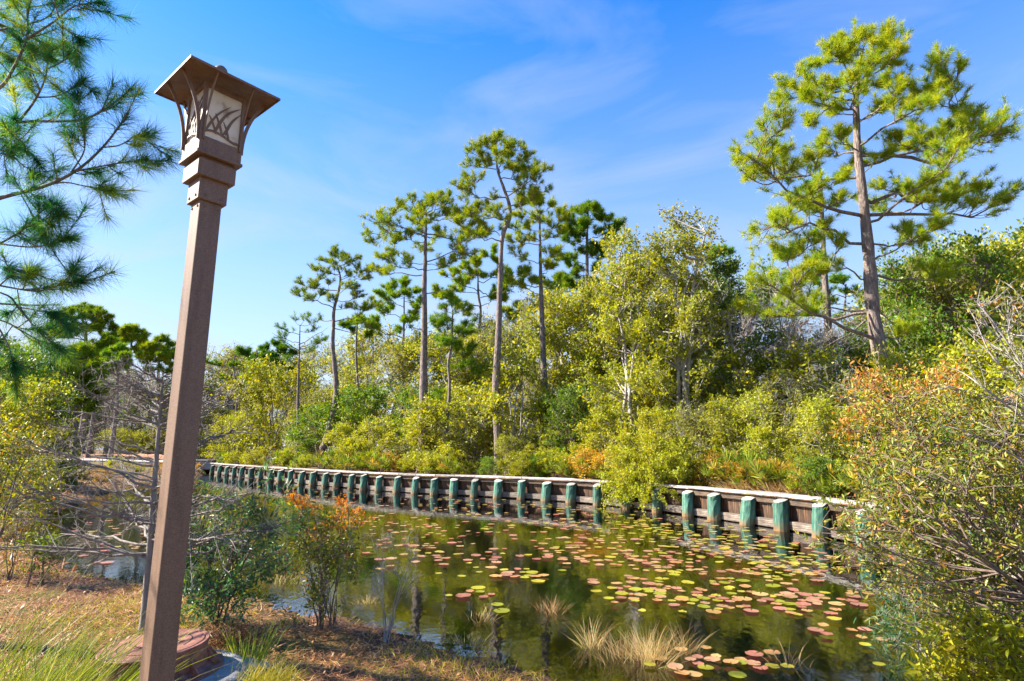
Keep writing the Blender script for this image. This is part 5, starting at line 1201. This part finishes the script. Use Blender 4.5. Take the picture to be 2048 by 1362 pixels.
# ------------------------------------------------------------------ lily pads
def lily_pads():
    r = np.random.default_rng(221)
    def pad_mesh(mat, rv, seed):
        q = np.random.default_rng(seed); n = 18; V = [(0, 0, .004)]
        a0 = .12
        for k in range(n):
            a = a0 + (2 * math.pi - 2 * a0) * k / (n - 1); rr = 1 + .04 * q.normal(); V.append((.6 * rr * math.cos(a), .6 * rr * math.sin(a), .005 + .0008 * q.normal()))
        for k in range(n):
            a = a0 + (2 * math.pi - 2 * a0) * k / (n - 1); rr = 1 + .03 * math.sin(2 * a + seed) + .012 * q.normal(); V.append((rr * math.cos(a), rr * math.sin(a), .006 + .0035 * max(0, q.normal())))
        F = []
        for k in range(1, n): F += [(0, k, k + 1), (k, k + n, k + n + 1), (k, k + n + 1, k + 1)]
        g = Geo(); g.add(V, F, np.clip(rv + q.normal(size=len(V)) * .12, 0, 1)); return g.mesh('lily_pad', mat)
    kinds = [('pink', M['pad_pink'], 'pinkish red round lily pad floating flat on the pond', 'pinkish red lily pads'), ('green', M['pad_green'], 'yellow-green round lily pad floating flat on the pond', 'yellow-green lily pads'), ('tan', M['pad_tan'], 'tan orange round lily pad floating flat on the pond', 'tan orange lily pads')]
    meshes = {k: [pad_mesh(m, rv, 10 * i + j) for j, rv in enumerate((.2, .5, .8))] for i, (k, m, _, _) in enumerate(kinds)}
    clusters = [(1480, 1085, 70, 12, 34, 'g'), (1560, 1110, 60, 14, 30, 'g'), (1400, 1070, 60, 12, 34, 'g'), (1320, 1058, 50, 9, 26, 'g'), (1250, 1045, 50, 8, 26, 'g'), (1650, 1120, 40, 18, 16, 'g'), (1450, 1105, 60, 10, 22, 'm'), (1600, 1140, 50, 12, 20, 'm'), (1530, 1150, 45, 10, 16, 'm'),
                (1330, 1110, 60, 14, 22, 'p'), (1200, 1080, 60, 12, 22, 'p'), (1110, 1100, 60, 12, 20, 'p'), (1240, 1120, 60, 10, 18, 'p'), (1180, 1125, 50, 8, 12, 'p'), (1040, 1050, 70, 14, 20, 'p'), (1130, 1050, 70, 12, 24, 'm'), (1260, 1180, 40, 12, 16, 'p'), (1300, 1190, 50, 14, 20, 'm'), (1420, 1190, 45, 16, 20, 'm'), (1440, 1215, 40, 12, 16, 'm'), (1600, 1195, 60, 12, 18, 'p'), (1660, 1200, 50, 10, 12, 'p'), (1640, 1225, 40, 10, 10, 'm'), (1690, 1265, 30, 8, 5, 'm'), (1560, 1215, 40, 10, 8, 'm'), (1500, 1170, 40, 14, 10, 'm'), (1370, 1150, 50, 12, 12, 'm'),
                (920, 1110, 40, 10, 12, 'p'), (860, 1080, 60, 18, 14, 'p'), (800, 1110, 50, 16, 12, 'p'), (770, 1060, 50, 14, 12, 'p'), (740, 1040, 50, 10, 12, 'p'), (900, 1060, 60, 12, 12, 'p'), (960, 1195, 40, 16, 8, 'm'), (990, 1145, 40, 14, 10, 'm'), (1050, 1150, 40, 10, 8, 'm'), (860, 1010, 120, 14, 26, 'm'), (980, 1012, 80, 10, 24, 'm'), (700, 1000, 100, 10, 22, 'm'), (1090, 1015, 80, 10, 24, 'm'), (1180, 1022, 50, 8, 18, 'm'), (600, 985, 60, 6, 12, 'm'), (1410, 1320, 90, 14, 12, 'p'), (1480, 1335, 70, 10, 8, 'm'), (1750, 1310, 30, 20, 4, 'p'), (160, 1110, 50, 8, 14, 'w'), (250, 1095, 50, 6, 10, 'w'), (220, 1065, 70, 10, 14, 'w'), (330, 1040, 80, 10, 14, 'w'), (1500, 1060, 40, 6, 8, 'g')]
    P = []
    for x, y, sx, sy, n, kd in clusters:
        for _ in range(int(n * 1.6)):
            px, py = x + r.normal() * sx, y + r.normal() * sy
            if py < 950: continue
            q = at_z(px, py, 0); P.append((q[0], q[1], kd))
    xy = np.array([p[:2] for p in P]); ok = inside(xy) & (seg_dist(xy, BULK) > .6) & (seg_dist(xy, SHORE) > .45)
    kept = []
    for p, o in zip(P, ok):
        if not o: continue
        rad = .05 + .06 * r.random() ** 1.4 * (.55 if p[1] < 7.0 else .95)
        if all((p[0] - k[0]) ** 2 + (p[1] - k[1]) ** 2 > (.68 * (rad + k[2])) ** 2 for k in kept): kept.append((p[0], p[1], rad, p[2]))
    kept.sort(key=lambda k: -k[2] / math.hypot(k[1], k[0]))
    rest = Geo()
    for i, (x, y, rad, kd) in enumerate(kept):
        pr = {'g': (.12, .72, .16), 'm': (.30, .40, .30), 'p': (.52, .16, .32), 'w': (.4, .1, .5)}[kd]
        kind = ['pink', 'green', 'tan'][r.choice(3, p=pr)]
        rot = (r.normal() * .02, r.normal() * .02, r.uniform(0, 6.28)); z = .006 + .0035 * (i % 7)
        if i < 300:
            _, m, lab, grp = next(k for k in kinds if k[0] == kind)
            ppx, ppy = proj([x, y, 0]); size = 'small' if rad < .095 else 'broad'
            zone = ('in the open left end of the pond' if ppx < 450 else 'on the near shallows around the reed clumps' if ppy > 1240 else 'below the right stretch of pilings' if ppx > 1380 and ppy < 1130 else 'beside the large glossy shrub' if ppx > 1560 else
                    'under the hanging yellow bush' if ppx > 1180 and ppy < 1075 else 'below the middle stretch of pilings' if ppy < 1050 else 'in the open water behind the reed clumps' if ppx > 1150 else 'in the middle of the pond' if ppx > 930 else 'near the two shore shrubs')
            lab = f"{size} {lab.split(' floating')[0]} {zone}"; grp = f'{grp} {zone}'
            o = link('lily_pad', meshes[kind][r.integers(3)], None, (x, y, z), rot, (rad, rad, 1.0)); tag(o, lab, 'lily pad', grp)
        else:
            me = meshes[kind][r.integers(3)]; co = np.empty(len(me.vertices) * 3); me.vertices.foreach_get('co', co); co = co.reshape(-1, 3) * [rad, rad, 1]
            c, s_ = math.cos(rot[2]), math.sin(rot[2]); co = np.c_[co[:, 0] * c - co[:, 1] * s_ + x, co[:, 0] * s_ + co[:, 1] * c + y, co[:, 2] + z]
            F = np.empty(len(me.polygons) * 3, np.int32); me.polygons.foreach_get('vertices', F); rest.add(co, F.reshape(-1, 3), {'pink': .1, 'green': .9, 'tan': .5}[kind])
    if rest.n:
        m = leaf_mat('lily_pad_mixed', [(0, (.30, .11, .07)), (.5, (.32, .21, .08)), (1, (.23, .22, .02))], trans=.15, rough=.35)
        tag(link('distant_lily_pads', rest.mesh('distant_lily_pads', m)), 'small distant lily pads scattered over the far water', 'lily pads', kind='stuff')
lily_pads()
